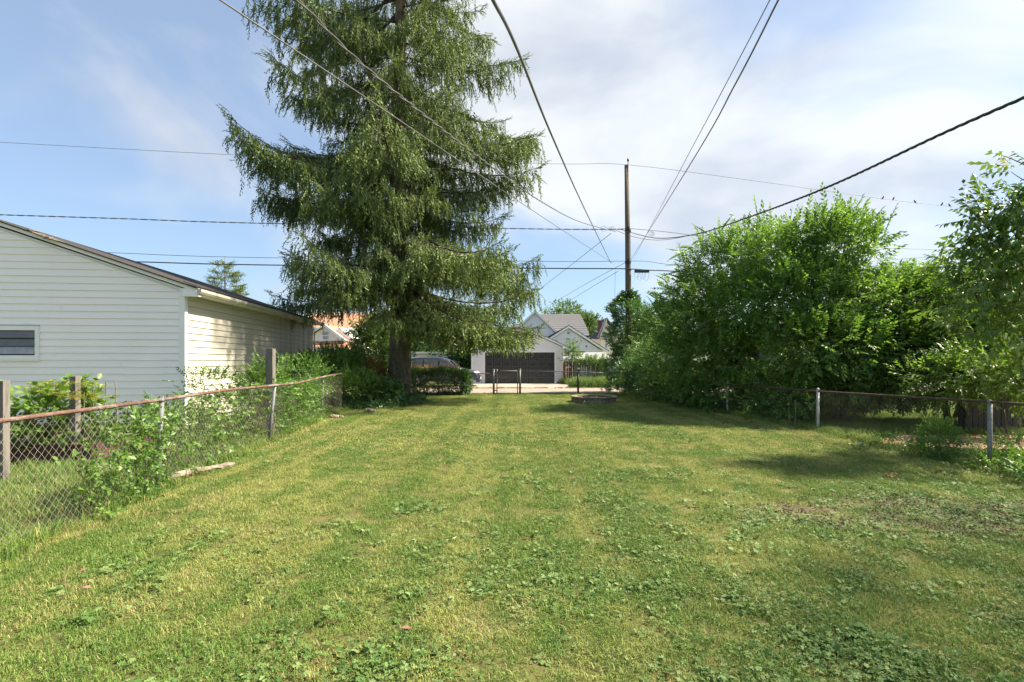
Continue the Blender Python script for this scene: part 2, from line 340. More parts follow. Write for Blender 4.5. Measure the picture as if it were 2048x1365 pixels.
def blob_points(blobs, n, g=rng, inner=.45, up=.35, rnd=.45, low=-1.0):
    """points and outward directions in the outer shell of a set of ellipsoids, the lumpy envelope of a crown"""
    vol = np.array([b[1][0]*b[1][1]+b[1][1]*b[1][2]+b[1][0]*b[1][2] for b in blobs]); cnt = np.maximum(1, (n*vol/vol.sum())).astype(int)
    P, D, T = [], [], []
    for (c, r), k in zip(blobs, cnt):
        c = np.array(c, float); r = np.array(r, float)
        d = rand_dirs(k, g); d[:, 2] = np.where(d[:, 2] < low, -d[:, 2], d[:, 2])
        bump = np.ones(k)
        for _ in range(7):
            q = rand_dirs(1, g)[0]; bump += .20*np.maximum(0, d@q-.55)/.45*g.uniform(-.6, 1)
        rad = (inner+(1-inner)*g.uniform(0, 1, k)**.6)*bump
        P.append(c+d*r*rad[:, None]); D.append(norm(norm(d/r)+[0, 0, up]+g.normal(0, rnd, (k, 3)))); T.append(np.clip(.5+.5*g.normal(0, .35)+g.normal(0, .12, k), 0, 1))
    return np.concatenate(P), np.concatenate(D), np.concatenate(T)

TW = {}
TW['broad'] = [twig_tpl(9, .34, .115, .058, 10+i) for i in range(5)]
TW['broad_small'] = [twig_tpl(10, .26, .075, .042, 20+i) for i in range(5)]
TW['near'] = [twig_tpl(9, .42, .125, .066, 30+i, droop=.8) for i in range(5)]
TW['hedge'] = [twig_tpl(9, .16, .045, .028, 40+i, whorl=True) for i in range(4)]
TW['ivy'] = [twig_tpl(6, .18, .075, .075, 50+i, spread=70) for i in range(4)]
TW['weed'] = [twig_tpl(9, .24, .065, .036, 60+i, whorl=True) for i in range(4)]
TW['vine'] = [twig_tpl(6, .24, .085, .07, 70+i, spread=75, droop=.9) for i in range(4)]
TW['pinn'] = [pinnate_tpl(11, .55, .10, .034, 80+i) for i in range(4)]
TW['far'] = [twig_tpl(7, .5, .24, .16, 90+i, whorl=True) for i in range(4)]
TW['shoot'] = [twig_tpl(16, .75, .12, .058, 100+i, spread=60, droop=.35) for i in range(4)]
TW['tiny'] = [twig_tpl(8, .12, .035, .024, 110+i, whorl=True) for i in range(4)]
TW['big'] = [twig_tpl(6, .34, .16, .13, 120+i, droop=.9, spread=70) for i in range(4)]

def limb(mb, a, b, r0, r1, g=random, bend=.12, k=6, seg=6):
    a = Vector(a); b = Vector(b); d = b-a; Ln = d.length
    off = Vector((g.uniform(-1, 1), g.uniform(-1, 1), g.uniform(-.2, .9)))*Ln*bend
    pts = []; rs = []
    for i in range(seg+1):
        f = i/seg; pts.append(a+d*f+off*math.sin(math.pi*f)); rs.append(r0+(r1-r0)*f**.8)
    mb.tube(pts, rs, k); return pts

def leafy(name, label, cat, base, blobs, n, tpl, mat, trunk_r=.06, stems=1, group=None, bark='bark_grey', smin=.8, smax=1.25, extra=None, seed=1, inner=.45, up=.35, rnd=.45, shoots=0, part='foliage', low=-1.0, limbs=True):
    """a tree, bush or shrub: tapered stems and limbs that run into every lobe of the crown, and a crown of leafy twigs"""
    g = np.random.default_rng(seed); gr = random.Random(seed)
    t = thing(name, label, cat, base, 0, group); base = Vector(base)
    if limbs:
        mb = MB(); top = sum((Vector(b[0]) for b in blobs), Vector())/len(blobs)
        for s_ in range(stems):
            st = base+Vector((gr.uniform(-.25, .25), gr.uniform(-.25, .25), 0))*(stems > 1)
            fork = st.lerp(Vector((top.x, top.y, top.z)), .45)+Vector((gr.uniform(-.2, .2), gr.uniform(-.2, .2), 0))
            limb(mb, st-Vector((0, 0, .1)), fork, trunk_r, trunk_r*.65, gr, .05, 8)
            for j, (c, r) in enumerate(blobs):
                if j % stems != s_: continue
                pts = limb(mb, fork, Vector(c), trunk_r*.55, trunk_r*.15, gr)
                for q in range(4):
                    a = pts[gr.randint(2, 5)]; dd = Vector((gr.gauss(0, 1), gr.gauss(0, 1), gr.gauss(.5, .7))).normalized()
                    limb(mb, a, a+Vector((dd.x*r[0], dd.y*r[1], dd.z*r[2]))*.9, trunk_r*.2, .006, gr, .1, 4, 4)
        mb.build('trunk' if trunk_r > .04 else 'stem', M[bark], t, smooth=True, off=base)
    P, D, T = blob_points(blobs, n, g, inner, up, rnd, low)
    ok = P[:, 2] > .03; P, D, T = P[ok], D[ok], T[ok]
    parts = [scatter(TW[tpl], P, D, smin, smax, tint=T, g=g)]
    if extra:
        for tp, m_, sc in extra:
            P2, D2, T2 = blob_points(blobs, m_, g, .75, up, rnd, low)
            ok = P2[:, 2] > .05; parts.append(scatter(TW[tp], P2[ok], D2[ok], sc*.8, sc*1.2, tint=T2[ok], g=g))
    if shoots:
        ix = g.choice(len(P), size=min(len(P), shoots*6), replace=False)
        ix = ix[np.argsort(-P[ix, 2])][:shoots]; D3 = norm(np.stack([g.normal(0, .35, len(ix)), g.normal(0, .35, len(ix)), np.ones(len(ix))], 1))
        parts.append(scatter(TW['shoot'], P[ix], D3, .7, 1.35, roll=3, tint=T[ix], g=g))
    V, Tt, tt = join(parts)
    mesh_np(part, V, Tt, tt, M[mat], t, 'stuff', off=base)
    return t

# ================================================================ GROUND
def wpos_noise(t, scale, detail=4, rough=.55, vec=None):
    g = N(t, 'ShaderNodeNewGeometry'); n = N(t, 'ShaderNodeTexNoise', i_Scale=scale, i_Detail=float(detail), i_Roughness=rough)
    t.links.new(vec if vec is not None else g.outputs['Position'], n.inputs['Vector']); return n.outputs['Fac']
def rng_node(t, v, a, b, c=0., d=1.):
    m = N(t, 'ShaderNodeMapRange', interpolation_type='SMOOTHSTEP'); m.inputs['From Min'].default_value = a; m.inputs['From Max'].default_value = b
    m.inputs['To Min'].default_value = c; m.inputs['To Max'].default_value = d; t.links.new(v, m.inputs['Value']); return m.outputs[0]
def mixc(t, f, a, b):
    m = N(t, 'ShaderNodeMix', data_type='RGBA')
    if hasattr(f, 'links'): t.links.new(f, m.inputs[0])
    else: m.inputs[0].default_value = f
    for k, c in ((6, a), (7, b)):
        if hasattr(c, 'links'): t.links.new(c, m.inputs[k])
        else: m.inputs[k].default_value = c
    return m.outputs[2]
def stripes(t):
    """mowing tracks along the yard's length"""
    g = N(t, 'ShaderNodeNewGeometry'); mpn = N(t, 'ShaderNodeMapping'); mpn.inputs['Rotation'].default_value = (0, 0, -.10); mpn.inputs['Scale'].default_value = (1, .03, 1)
    t.links.new(g.outputs['Position'], mpn.inputs['Vector'])
    n = N(t, 'ShaderNodeTexNoise', i_Scale=2.1, i_Detail=2.0); t.links.new(mpn.outputs[0], n.inputs['Vector']); return n.outputs['Fac']
def ground_mat():
    m, t, b = mat_new('lawn_thatch_and_soil'); n1 = wpos_noise(t, 1.3, 6); n2 = wpos_noise(t, 18, 5, .7)
    c = mixc(t, rng_node(t, n1, .35, .65), G(.085, .105, .032), G(.17, .155, .06))
    c = mixc(t, rng_node(t, n2, .4, .7), c, G(.11, .12, .04))
    t.links.new(c, b.inputs['Base Color']); b.inputs['Roughness'].default_value = .95; b.inputs['Specular IOR Level'].default_value = .1
    bp = N(t, 'ShaderNodeBump'); bp.inputs['Strength'].default_value = .8; bp.inputs['Distance'].default_value = .03; t.links.new(wpos_noise(t, 40, 5, .7), bp.inputs['Height']); t.links.new(bp.outputs[0], b.inputs['Normal'])
    return m
mb = MB()
mb.add([(-900, -60, 0), (900, -60, 0), (900, 1200, 0), (-900, 1200, 0)], [(0, 1, 2, 3)])
tag(mb.build('ground', ground_mat()), kind='structure')
def fan_sheet(name, pts, z, mat, label=None):
    mb = MB(); mb.add([(x, y, z) for x, y in pts], [tuple(range(len(pts)))]); return tag(mb.build(name, mat), kind='structure')
alleym = pmat('crushed_gravel', (.36, .29, .245, 1), (.27, .22, .19, 1), rough=.95, scale=14, detail=8, bump=.9, bscale=60, c3=(.20, .18, .12, 1), s3=1.2, t3=(.6, .75))
fan_sheet('gravel_alley', [(-60, 23.6), (-9, 24.6), (0, 25.3), (12, 26.2), (60, 31), (60, 36), (13, 31), (0, 29.6), (-9, 29), (-60, 24)], .006, alleym)
fan_sheet('concrete_apron', [(-4, 29.75), (4.4, 30.1), (3.8, 33.4), (4.0, 36.02), (-3.2, 36.02)], .010, pmat('pink_gravel_apron', (.42, .35, .30, 1), (.34, .28, .24, 1), rough=.95, scale=9, bump=.7, bscale=50))
def irregular(cx, cy, rx, ry, seed, n=40, amp=.18):
    g = random.Random(seed); ph = [g.uniform(0, 6.28) for _ in range(5)]
    return [(cx+rx*math.cos(a)*(1+sum(amp/(k+1)*math.sin((k+2)*a+ph[k]) for k in range(5))), cy+ry*math.sin(a)*(1+sum(amp/(k+1)*math.sin((k+2)*a+ph[k]) for k in range(5)))) for a in [2*math.pi*i/n for i in range(n)]]
soil = pmat('bare_dark_soil', (.062, .050, .030, 1), (.13, .105, .060, 1), rough=1, scale=7, detail=9, bump=1.4, bscale=38, c3=(.13, .14, .05, 1), s3=2.4, t3=(.48, .56))
fan_sheet('bare_soil_patch', irregular(4.3, 5.35, 1.7, .72, 3), .006, soil)
fan_sheet('orange_clay_patch', irregular(9.6, 9.9, 2.7, 1.15, 5), .006, pmat('orange_clay', (.42, .25, .14, 1), (.32, .20, .12, 1), rough=1, scale=5, bump=.8, bscale=30))

# ---------------------------------------------------------------- grass (instanced tufts: stuff)
def tuft_mesh(name, mat, nb, rad, h, wd, seed, lean=.55, curl=.4):
    g = np.random.default_rng(seed); V = []; T = []; tt = []
    for i in range(nb):
        a = g.uniform(0, 6.283); r = rad*math.sqrt(g.uniform()); p = np.array([r*math.cos(a), r*math.sin(a), 0])
        hh = h*g.uniform(.45, 1.15); ph = g.uniform(0, 6.283); d = np.array([math.cos(ph), math.sin(ph), 0]); ln = abs(g.normal(0, lean)); sd = np.array([-d[1], d[0], 0])
        m1 = p+d*ln*hh*.35+[0, 0, hh*.6]; m2 = p+d*(ln*hh*(.9+curl))+[0, 0, hh*(1-.35*min(1, ln))]
        n = len(V); w_ = wd*g.uniform(.7, 1.3)
        V += [p-sd*w_/2, p+sd*w_/2, m1+sd*w_*.42, m1-sd*w_*.42, m2]; T += [(n, n+1, n+2), (n, n+2, n+3), (n+3, n+2, n+4)]; tt += [g.uniform()]*5
    me = bpy.data.meshes.new(name); me.from_pydata([tuple(v) for v in V], [], T)
    a = me.attributes.new('tint', 'FLOAT', 'POINT'); a.data.foreach_set('value', np.array(tt, np.float32)); me.materials.append(mat); me.update()
    return bpy.data.objects.new(name, me)
def clover_mesh(name, mat, nb, rad, h, ls, seed, leaflets=3, round_=True):
    g = np.random.default_rng(seed); V = []; T = []; tt = []
    for i in range(nb):
        a = g.uniform(0, 6.283); r = rad*math.sqrt(g.uniform()); c = np.array([r*math.cos(a), r*math.sin(a), h*g.uniform(.5, 1.15)])
        nz_ = norm(np.array([[g.normal(0, .35), g.normal(0, .35), 1.]]))[0]; s0 = g.uniform(0, 6.283); t_ = g.uniform(); s = ls*g.uniform(.7, 1.25)
        x = norm(np.cross(nz_, [0, 1., 0.1])[None])[0]; y = np.cross(nz_, x)
        for k in range(leaflets):
            b = s0+2*math.pi*k/leaflets; u = x*math.cos(b)+y*math.sin(b); v = -x*math.sin(b)+y*math.cos(b)
            n = len(V); V += [c, c+u*s*.55+v*s*.45+nz_*s*.12, c+u*s*1.0+v*.22*s, c+u*s*1.0-v*.22*s, c+u*s*.55-v*s*.45+nz_*s*.12]
            T += [(n, n+1, n+2), (n, n+2, n+3), (n, n+3, n+4)]; tt += [t_]*5
    me = bpy.data.meshes.new(name); me.from_pydata([tuple(v) for v in V], [], T)
    a = me.attributes.new('tint', 'FLOAT', 'POINT'); a.data.foreach_set('value', np.array(tt, np.float32)); me.materials.append(mat); me.update()
    return bpy.data.objects.new(name, me)
def grass_mat(name, green, yellow, straw, yel_lo=.40, yel_hi=.66, use_stripes=True, transl=.25, straw_at=.88):
    m, t, b = mat_new(name); l = t.links.new
    at = N(t, 'ShaderNodeAttribute', attribute_name='tint')
    a1 = wpos_noise(t, .55, 5, .6); a2 = wpos_noise(t, 3.1, 4, .6)
    s = N(t, 'ShaderNodeMath', operation='MULTIPLY_ADD'); l(a2, s.inputs[0]); s.inputs[1].default_value = .5; l(a1, s.inputs[2])     # a1+.5*a2 ~ .75
    last = s.outputs[0]
    if use_stripes:
        q = N(t, 'ShaderNodeMath', operation='MULTIPLY_ADD'); l(stripes(t), q.inputs[0]); q.inputs[1].default_value = .85; l(last, q.inputs[2]); last = q.outputs[0]   # ~1.02
        q2 = N(t, 'ShaderNodeMath', operation='SUBTRACT'); l(last, q2.inputs[0]); q2.inputs[1].default_value = .425; last = q2.outputs[0]
    f = rng_node(t, last, yel_lo+.25, yel_hi+.25)
    jit = N(t, 'ShaderNodeMath', operation='MULTIPLY_ADD'); l(at.outputs['Fac'], jit.inputs[0]); jit.inputs[1].default_value = .8
    sb = N(t, 'ShaderNodeMath', operation='SUBTRACT'); l(f, sb.inputs[0]); sb.inputs[1].default_value = .4; l(sb.outputs[0], jit.inputs[2]); jit.use_clamp = True
    c = mixc(t, jit.outputs[0], green, yellow)
    c = mixc(t, rng_node(t, at.outputs['Fac'], straw_at, straw_at+.06, 0, .9), c, straw)
    l(c, b.inputs['Base Color']); b.inputs['Roughness'].default_value = .6; b.inputs['Specular IOR Level'].default_value = .25
    tr = N(t, 'ShaderNodeBsdfTranslucent'); l(c, tr.inputs['Color']); ms = N(t, 'ShaderNodeMixShader'); ms.inputs[0].default_value = transl
    l(b.outputs[0], ms.inputs[1]); l(tr.outputs[0], ms.inputs[2]); l(ms.outputs[0], t.nodes['Material Output'].inputs['Surface'])
    return m
M['grass'] = grass_mat('mown_lawn_grass', G(0.125, 0.224, 0.042), G(0.330, 0.359, 0.105), G(0.380, 0.385, 0.160))
M['grass_long'] = grass_mat('long_grass', G(0.111, 0.202, 0.039), G(0.221, 0.299, 0.065), G(0.494, 0.429, 0.182), use_stripes=False, straw_at=.9)
M['clover'] = grass_mat('clover_leaves', G(.080, .160, .038), G(.15, .235, .065), G(.20, .28, .10), use_stripes=False, transl=.25, straw_at=.8)
M['straw'] = grass_mat('dry_grass', G(0.330, 0.297, 0.110), G(0.506, 0.440, 0.209), G(0.572, 0.462, 0.264), use_stripes=False)
def instancer(name, sources, P, rot, scl, idx, kind='stuff', parent=None):
    me = bpy.data.meshes.new(name); me.vertices.add(len(P)); me.vertices.foreach_set('co', P.astype(np.float32).ravel())
    a = me.attributes.new('rotz', 'FLOAT_VECTOR', 'POINT'); a.data.foreach_set('vector', rot.astype(np.float32).ravel())
    a = me.attributes.new('scl', 'FLOAT', 'POINT'); a.data.foreach_set('value', scl.astype(np.float32))
    a = me.attributes.new('idx', 'INT', 'POINT'); a.data.foreach_set('value', idx.astype(np.int32))
    me.update(); o = link(name, me, parent, kind)
    ng = bpy.data.node_groups.new(name, 'GeometryNodeTree')
    ng.interface.new_socket('Geometry', in_out='INPUT', socket_type='NodeSocketGeometry'); ng.interface.new_socket('Geometry', in_out='OUTPUT', socket_type='NodeSocketGeometry')
    gi = ng.nodes.new('NodeGroupInput'); go = ng.nodes.new('NodeGroupOutput'); ip = ng.nodes.new('GeometryNodeInstanceOnPoints'); jn = ng.nodes.new('GeometryNodeGeometryToInstance')
    for s_ in reversed(sources):
        oi = ng.nodes.new('GeometryNodeObjectInfo'); oi.inputs['Object'].default_value = s_; ng.links.new(oi.outputs['Geometry'], jn.inputs[0])
    def na(nm, dt):
        n = ng.nodes.new('GeometryNodeInputNamedAttribute'); n.data_type = dt; n.inputs['Name'].default_value = nm; return n.outputs[0]
    e2r = ng.nodes.new('FunctionNodeEulerToRotation')
    lk = ng.links.new; lk(gi.outputs[0], ip.inputs['Points']); lk(jn.outputs[0], ip.inputs['Instance']); ip.inputs['Pick Instance'].default_value = True
    lk(na('idx', 'INT'), ip.inputs['Instance Index']); lk(na('rotz', 'FLOAT_VECTOR'), e2r.inputs[0]); lk(e2r.outputs[0], ip.inputs['Rotation']); lk(na('scl', 'FLOAT'), ip.inputs['Scale'])
    lk(ip.outputs[0], go.inputs[0])
    md = o.modifiers.new('tufts', 'NODES'); md.node_group = ng
    return o
def vnoise(x, y, seed, sc):
    """cheap smooth 2D value noise"""
    g = np.random.default_rng(seed); tab = g.uniform(size=(64, 64)); x = x*sc+100; y = y*sc+100
    xi = np.floor(x).astype(int); yi = np.floor(y).astype(int); fx = x-xi; fy = y-yi; fx = fx*fx*(3-2*fx); fy = fy*fy*(3-2*fy)
    T_ = lambda a, b: tab[a % 64, b % 64]
    return (T_(xi, yi)*(1-fx)+T_(xi+1, yi)*fx)*(1-fy)+(T_(xi, yi+1)*(1-fx)+T_(xi+1, yi+1)*fx)*fy
def left_x(y): return np.interp(y, [0, 6.35, 10.2, 14.1, 17, 24], [-3.75, -4.40, -4.84, -5.25, -5.5, -6.2])
def right_x(y): return np.interp(y, [0, 7.5, 11.7, 15.4, 24.3], [6.6, 7.0, 6.95, 6.45, 5.1])
def place(region, dens, y0, y1, tufts, smin, smax, seed, name, dirt=1, tilt=.12, keep=None):
    """scatter over the visible strip y0..y1; region(x,y)->bool; dens per m2"""
    g = np.random.default_rng(seed); n = int(dens*(y1-y0)*(2*(y1*1.06+.6)))
    x = g.uniform(-(y1*1.06+.6), y1*1.06+.6, n); y = g.uniform(y0, y1, n)
    ok = region(x, y) & (np.abs(x) < y*1.04+.45)
    if dirt:
        d = ((x-4.3)/1.75)**2+((y-5.35)/.78)**2
        ok &= ~((d < 1.15) & (g.uniform(size=n) < np.clip(1.35-d, 0, 1)*.80+.0*(vnoise(x, y, 5, 4))))
    if keep is not None: ok &= keep(x, y, g.uniform(size=n))
    x, y = x[ok], y[ok]; n = len(x)
    P = np.stack([x, y, np.full(n, .002)], 1); rot = np.stack([g.normal(0, tilt, n), g.normal(0, tilt, n), g.uniform(0, 6.283, n)], 1)
    return P, rot, g.uniform(smin, smax, n), g.integers(0, len(tufts), n)
def cat_inst(name, tufts, *sets):
    P, r, s_, i = (np.concatenate([q[k] for q in sets]) for k in range(4)); return instancer(name, tufts, P, r, s_, i)
yard = lambda x, y: (x > left_x(y)+.05) & (x < right_x(y)-.05)
TF = [tuft_mesh('grass_tuft', M['grass'], 90, .11, .034, .0036, 200+i) for i in range(5)]
TFar = [tuft_mesh('grass_tuft', M['grass'], 60, .15, .036, .009, 210+i) for i in range(4)]
lawn = cat_inst('lawn_grass', TF+TFar,
    place(yard, 170, 1.9, 4.5, TF, .7, 1.15, 1, ''), place(yard, 110, 4.5, 9, TF, .75, 1.2, 2, ''),
    tuple(a if k < 3 else a+5 for k, a in enumerate(place(yard, 55, 9, 24.1, TFar, .7, 1.1, 3, ''))))
LT = [tuft_mesh('tall_grass_tuft', M['grass_long'], 40, .12, .15, .006, 220+i, lean=.5) for i in range(4)]
fence_dist = lambda x, y: np.minimum(np.abs(x-left_x(y)), np.abs(x-right_x(y)))
garage_free = lambda x, y: ~((x < -8-(y-12.5)*.104+.1) & (y > 12.4-(-8-x)*.104)) & (y < 24.4) & ~(((x-9.6)/2.6)**2+((y-9.9)/1.1)**2 < 1)
left_n = lambda x, y: (x < left_x(y)-.02) & garage_free(x, y)
right_n = lambda x, y: (x > right_x(y)+.02) & garage_free(x, y)
cat_inst('neighbour_grass', LT, place(left_n, 60, 3, 9, LT, .55, 1.0, 4, '', 0), place(left_n, 30, 9, 24, LT, .7, 1.1, 5, '', 0),
         place(right_n, 70, 6, 14, LT, .5, 1.1, 6, '', 0), place(right_n, 30, 14, 24, LT, .8, 1.5, 7, '', 0),
         place(lambda x, y: fence_dist(x, y) < .16, 90, 3.5, 24, LT, .5, 1.15, 8, '', 0),
         place(lambda x, y: (np.abs(y-24.35) < .3), 40, 23.9, 24.8, LT, .5, .9, 18, '', 0),
         place(lambda x, y: (np.abs(y-(29.7+x*.02)) < .16) & (x > -8) & (x < 9), 40, 29.3, 30.1, LT, .5, .9, 19, '', 0),
         place(lambda x, y: (x > 3.9+.6*(35.5-y)*.0+.4*np.sin(y)) & (x < 13) & (y < 35.9), 60, 30.6, 36, LT, 1.8, 4.2, 20, '', 0))
ST = [tuft_mesh('dry_tuft', M['straw'], 46, .12, .036, .0035, 230+i, lean=.9) for i in range(3)]
cat_inst('dry_grass', ST, place(lambda x, y: (x > left_x(y)-.05) & (x < left_x(y)+.55), 60, 3, 16, ST, .8, 1.5, 9, '', 0, keep=lambda x, y, u: u < np.clip(1-(x-left_x(y))/.6, 0, 1)*.6),
         place(lambda x, y: (x < right_x(y)) & (x > right_x(y)-.5), 40, 7, 16, ST, .7, 1.2, 10, '', 0, keep=lambda x, y, u: u < .4),
         place(yard, 30, 2, 22, ST, .7, 1.1, 11, '', keep=lambda x, y, u: (vnoise(x, y, 3, .9)+.25*vnoise(x, y, 4, 3.) > .74)))
CV = [clover_mesh('clover_clump', M['clover'], 16, .15, .038, .016, 240+i) for i in range(4)]
CI = [clover_mesh('ground_ivy_clump', M['clover'], 13, .16, .034, .019, 250+i, leaflets=5) for i in range(3)]
near_w = lambda x, y: np.clip(1.35-np.hypot((x-1.6)/3.2, (y-2.2)/3.0), 0, 1)
dpatch = lambda x, y: ((x-4.6)/2.6)**2+((y-5.2)/1.5)**2 < 1
cat_inst('clover_and_ground_ivy', CV+CI,
    place(yard, 190, 1.9, 7, CV+CI, .5, .9, 12, '', 0, keep=lambda x, y, u: (u < near_w(x, y)*np.clip((vnoise(x, y, 8, 1.6)+.4*vnoise(x, y, 9, 5)-.45)*3, 0.16, 1)) | (dpatch(x, y) & (u < .55*np.clip((vnoise(x, y, 18, 2.6)-.25)*3, 0, 1)))),
    place(yard, 26, 2.5, 12, CV+CI, .7, 1.3, 13, '', 0, keep=lambda x, y, u: (vnoise(x, y, 11, 1.1) > .62) & (u < .7)))
def clod(name, seed):
    g = np.random.default_rng(seed); V = []; F = []
    for i in range(14):
        c = np.array([g.normal(0, .05), g.normal(0, .05), .004]); r_ = abs(g.normal(.004, .003))+.002; n = len(V)
        for a in range(5): V.append(tuple(c+[r_*math.cos(a*1.257), r_*math.sin(a*1.257), g.uniform(-.2, .3)*r_]))
        V.append(tuple(c+[g.normal(0, .2)*r_, 0, r_*g.uniform(.6, 1.1)])); F += [(n+a, n+(a+1) % 5, n+5) for a in range(5)]
    me = bpy.data.meshes.new(name); me.from_pydata(V, [], F); me.materials.append(soil); me.update(); return bpy.data.objects.new(name, me)
CL = [clod('soil_crumbs', 270+i) for i in range(3)]
cat_inst('soil_crumbs', CL, place(lambda x, y: ((x-4.3)/1.8)**2+((y-5.35)/.8)**2 < 1, 120, 4.3, 6.4, CL, .6, 1.8, 21, '', 0))
def rosette(name, seed):
    g = np.random.default_rng(seed); parts = []; lv, lt = leaf_tpl(.11, .03, .15, .25)
    for i in range(13):
        a = g.uniform(0, 6.283); parts.append(stamp((lv, lt, np.full(4, g.uniform(.2, .9))), np.array([[0, 0, .01]]), frames(np.array([[math.cos(a), math.sin(a), g.uniform(.15, .7)]])), np.array([g.uniform(.6, 1.2)])))
    V, T_, tt = join(parts); me = bpy.data.meshes.new(name); me.from_pydata([tuple(v) for v in V], [], [tuple(int(q) for q in f) for f in T_])
    a = me.attributes.new('tint', 'FLOAT', 'POINT'); a.data.foreach_set('value', tt.astype(np.float32)); me.materials.append(M['lf_weed']); return bpy.data.objects.new(name, me)
RO = [rosette('lawn_weed', 260+i) for i in range(3)]
cat_inst('lawn_weeds', RO, place(yard, 3, 2.2, 14, RO, .35, .75, 14, '', 0, keep=lambda x, y, u: (vnoise(x, y, 13, .9) > .58) & (u < .8)))

# ================================================================ LEFT GARAGE
gr = thing('garage', 'long white vinyl-sided garage with low gable, louvred window and gutter, left behind the fence', 'garage', (-8.0, 12.5, 0), math.atan2(.104, 1))
EX = .1667; ZE = 3.42; SL = .343; GW = 10.0; GL = 11.0; z0 = .12
core = MB(); core.prism([(-GW+.03, .0), (-.03, .0), (-.03, ZE-.05), (-GW/2, ZE+SL*GW/2-.08), (-GW+.03, ZE-.05)], .02, GL)
core.build('wall', M['trim'], gr)
win = (-4.85, -3.22, 1.63, 2.42)
def board_y(x0, x1, x0t, x1t, zb, zt, y=0.0):
    # lapped board on the plane y=0 facing -y
    b = MB(); yb, yt = y-.030, y-.003
    b.add([(x0, yb, zb), (x1, yb, zb), (x1t, yt, zt), (x0t, yt, zt), (x0, y+.01, zb), (x1, y+.01, zb), (x1t, y+.01, zt), (x0t, y+.01, zt)],
          [(0, 1, 2, 3), (0, 4, 5, 1), (0, 3, 7, 4), (1, 5, 6, 2), (3, 2, 6, 7)])
    return b
k = 0
while True:
    zb = z0+k*EX; zt = zb+EX
    if zb > ZE+SL*GW/2-.12: break
    def inset(z): return max(0.0, (z-(ZE-.10))/SL)
    a0, a1 = -GW+inset(zb), -.10-inset(zb)*1.0; t0_, t1_ = -GW+inset(zt), -.10-inset(zt)
    if zb > ZE-.1: a1 = min(a1, -.10)
    if t1_ <= t0_: zt = zb+(a1-a0)/2*SL; t0_ = t1_ = -GW/2-.05
    if zb < win[3] and zt > win[2]:
        board_y(a0, win[0], t0_, win[0], zb, zt).build('siding_board', M['siding'], gr)
        board_y(win[1], a1, win[1], t1_, zb, zt).build('siding_board', M['siding'], gr)
    else: board_y(a0, a1, t0_, t1_, zb, zt).build('siding_board', M['siding'], gr)
    k += 1
sb = MB(); sb.add([(.026, .10, 0), (.026, GL-.06, 0), (.004, GL-.06, EX), (.004, .10, EX), (-.03, .10, 0), (-.03, GL-.06, 0), (-.03, GL-.06, EX), (-.03, .10, EX)], [(0, 1, 2, 3), (0, 4, 5, 1), (0, 3, 7, 4), (1, 5, 6, 2), (3, 2, 6, 7)])
first = None
for k in range(int((ZE-.28-z0)/EX)+1):
    me = sb.build('siding_board', M['siding_old'], gr) if first is None else link('siding_board', None, gr)
    if first is None: first = me
    else: me.data
    me.location = (0, 0, z0+k*EX)
    if me.data is None:
        bpy.data.objects.remove(me); me = first.copy(); COL.objects.link(me); me.location = (0, 0, z0+k*EX)
c = MB(); c.box((-.10, -.036, 0), (.034, -.0, ZE-.05)); c.box((.0, -.0, 0), (.034, .10, ZE-.2)); c.build('corner_trim', M['trim'], gr, bevel=.004)
c = MB(); c.box((-.0, GL-.06, 0), (.026, GL+.02, ZE-.2)); c.build('corner_trim', M['trim'], gr)
# roof
def roof_poly(oh, z_off, th, ro=0.0):
    e = .38
    return [(e, ZE-SL*e+z_off), (-GW/2, ZE+SL*GW/2+z_off), (-GW-e, ZE-SL*e+z_off), (-GW-e, ZE-SL*e+z_off+th), (-GW/2, ZE+SL*GW/2+z_off+th), (e, ZE-SL*e+z_off+th)]
rf = MB(); rf.prism(roof_poly(0, .05, .03), -.20, GL+.25); rf.build('roof', M['shingle_dark'], gr)
rf = MB()
for s_ in (1, -1):
    a = [(.36, ZE-SL*.36-.03), (-GW/2, ZE+SL*GW/2-.03), (-GW/2, ZE+SL*GW/2+.05), (.36, ZE-SL*.36+.05)]
    if s_ < 0: a = [(-GW-p[0], p[1]) for p in a]
    rf.prism(a, -.155, -.02)
rf.build('rake_board', M['trim'], gr)
rf = MB(); a = [(.385, ZE-SL*.385+.05), (-GW/2, ZE+SL*GW/2+.05), (-GW/2, ZE+SL*GW/2+.075), (.385, ZE-SL*.385+.075)]; rf.prism(a, -.215, -.201); rf.build('drip_edge', M['fascia_dark'], gr)
# shingle tabs along the eave and rake
rf = MB(); g_ = random.Random(4)
for i in range(37):
    y = -.2+i*.305; x0_ = .40+g_.uniform(-.012, .012); rf.box((x0_-.32, y+.006, 0), (x0_, y+.30, .014), Matrix.Translation((0, 0, ZE+.108)) @ Matrix.Rotation(math.atan(SL), 4, 'Y'))
rf.build('shingle_row', M['shingle_dark'], gr, kind='stuff')
sf = MB(); sf.box((.03, -.02, ZE-.20), (.36, GL+.05, ZE-.165)); sf.build('soffit', M['trim'], gr)
fa = MB(); fa.box((.36, -.15, ZE-.215), (.378, GL+.2, ZE-.06)); fa.build('fascia', M['trim'], gr)
gu = MB(); prof = [(.38, ZE-.20), (.44, ZE-.20), (.475, ZE-.15), (.475, ZE-.085), (.465, ZE-.085), (.462, ZE-.145), (.435, ZE-.188), (.384, ZE-.188)]
gu.prism(prof, -.17, GL+.22); gu.prism([(.38, ZE-.20), (.44, ZE-.20), (.475, ZE-.15), (.475, ZE-.085), (.38, ZE-.085)], -.176, -.171)
gu.build('gutter', M['gutter'], gr)
eb = MB(); eb.box((.03, -.15, ZE-.26), (.40, -.03, ZE-.07)); eb.build('eave_return', M['trim'], gr)
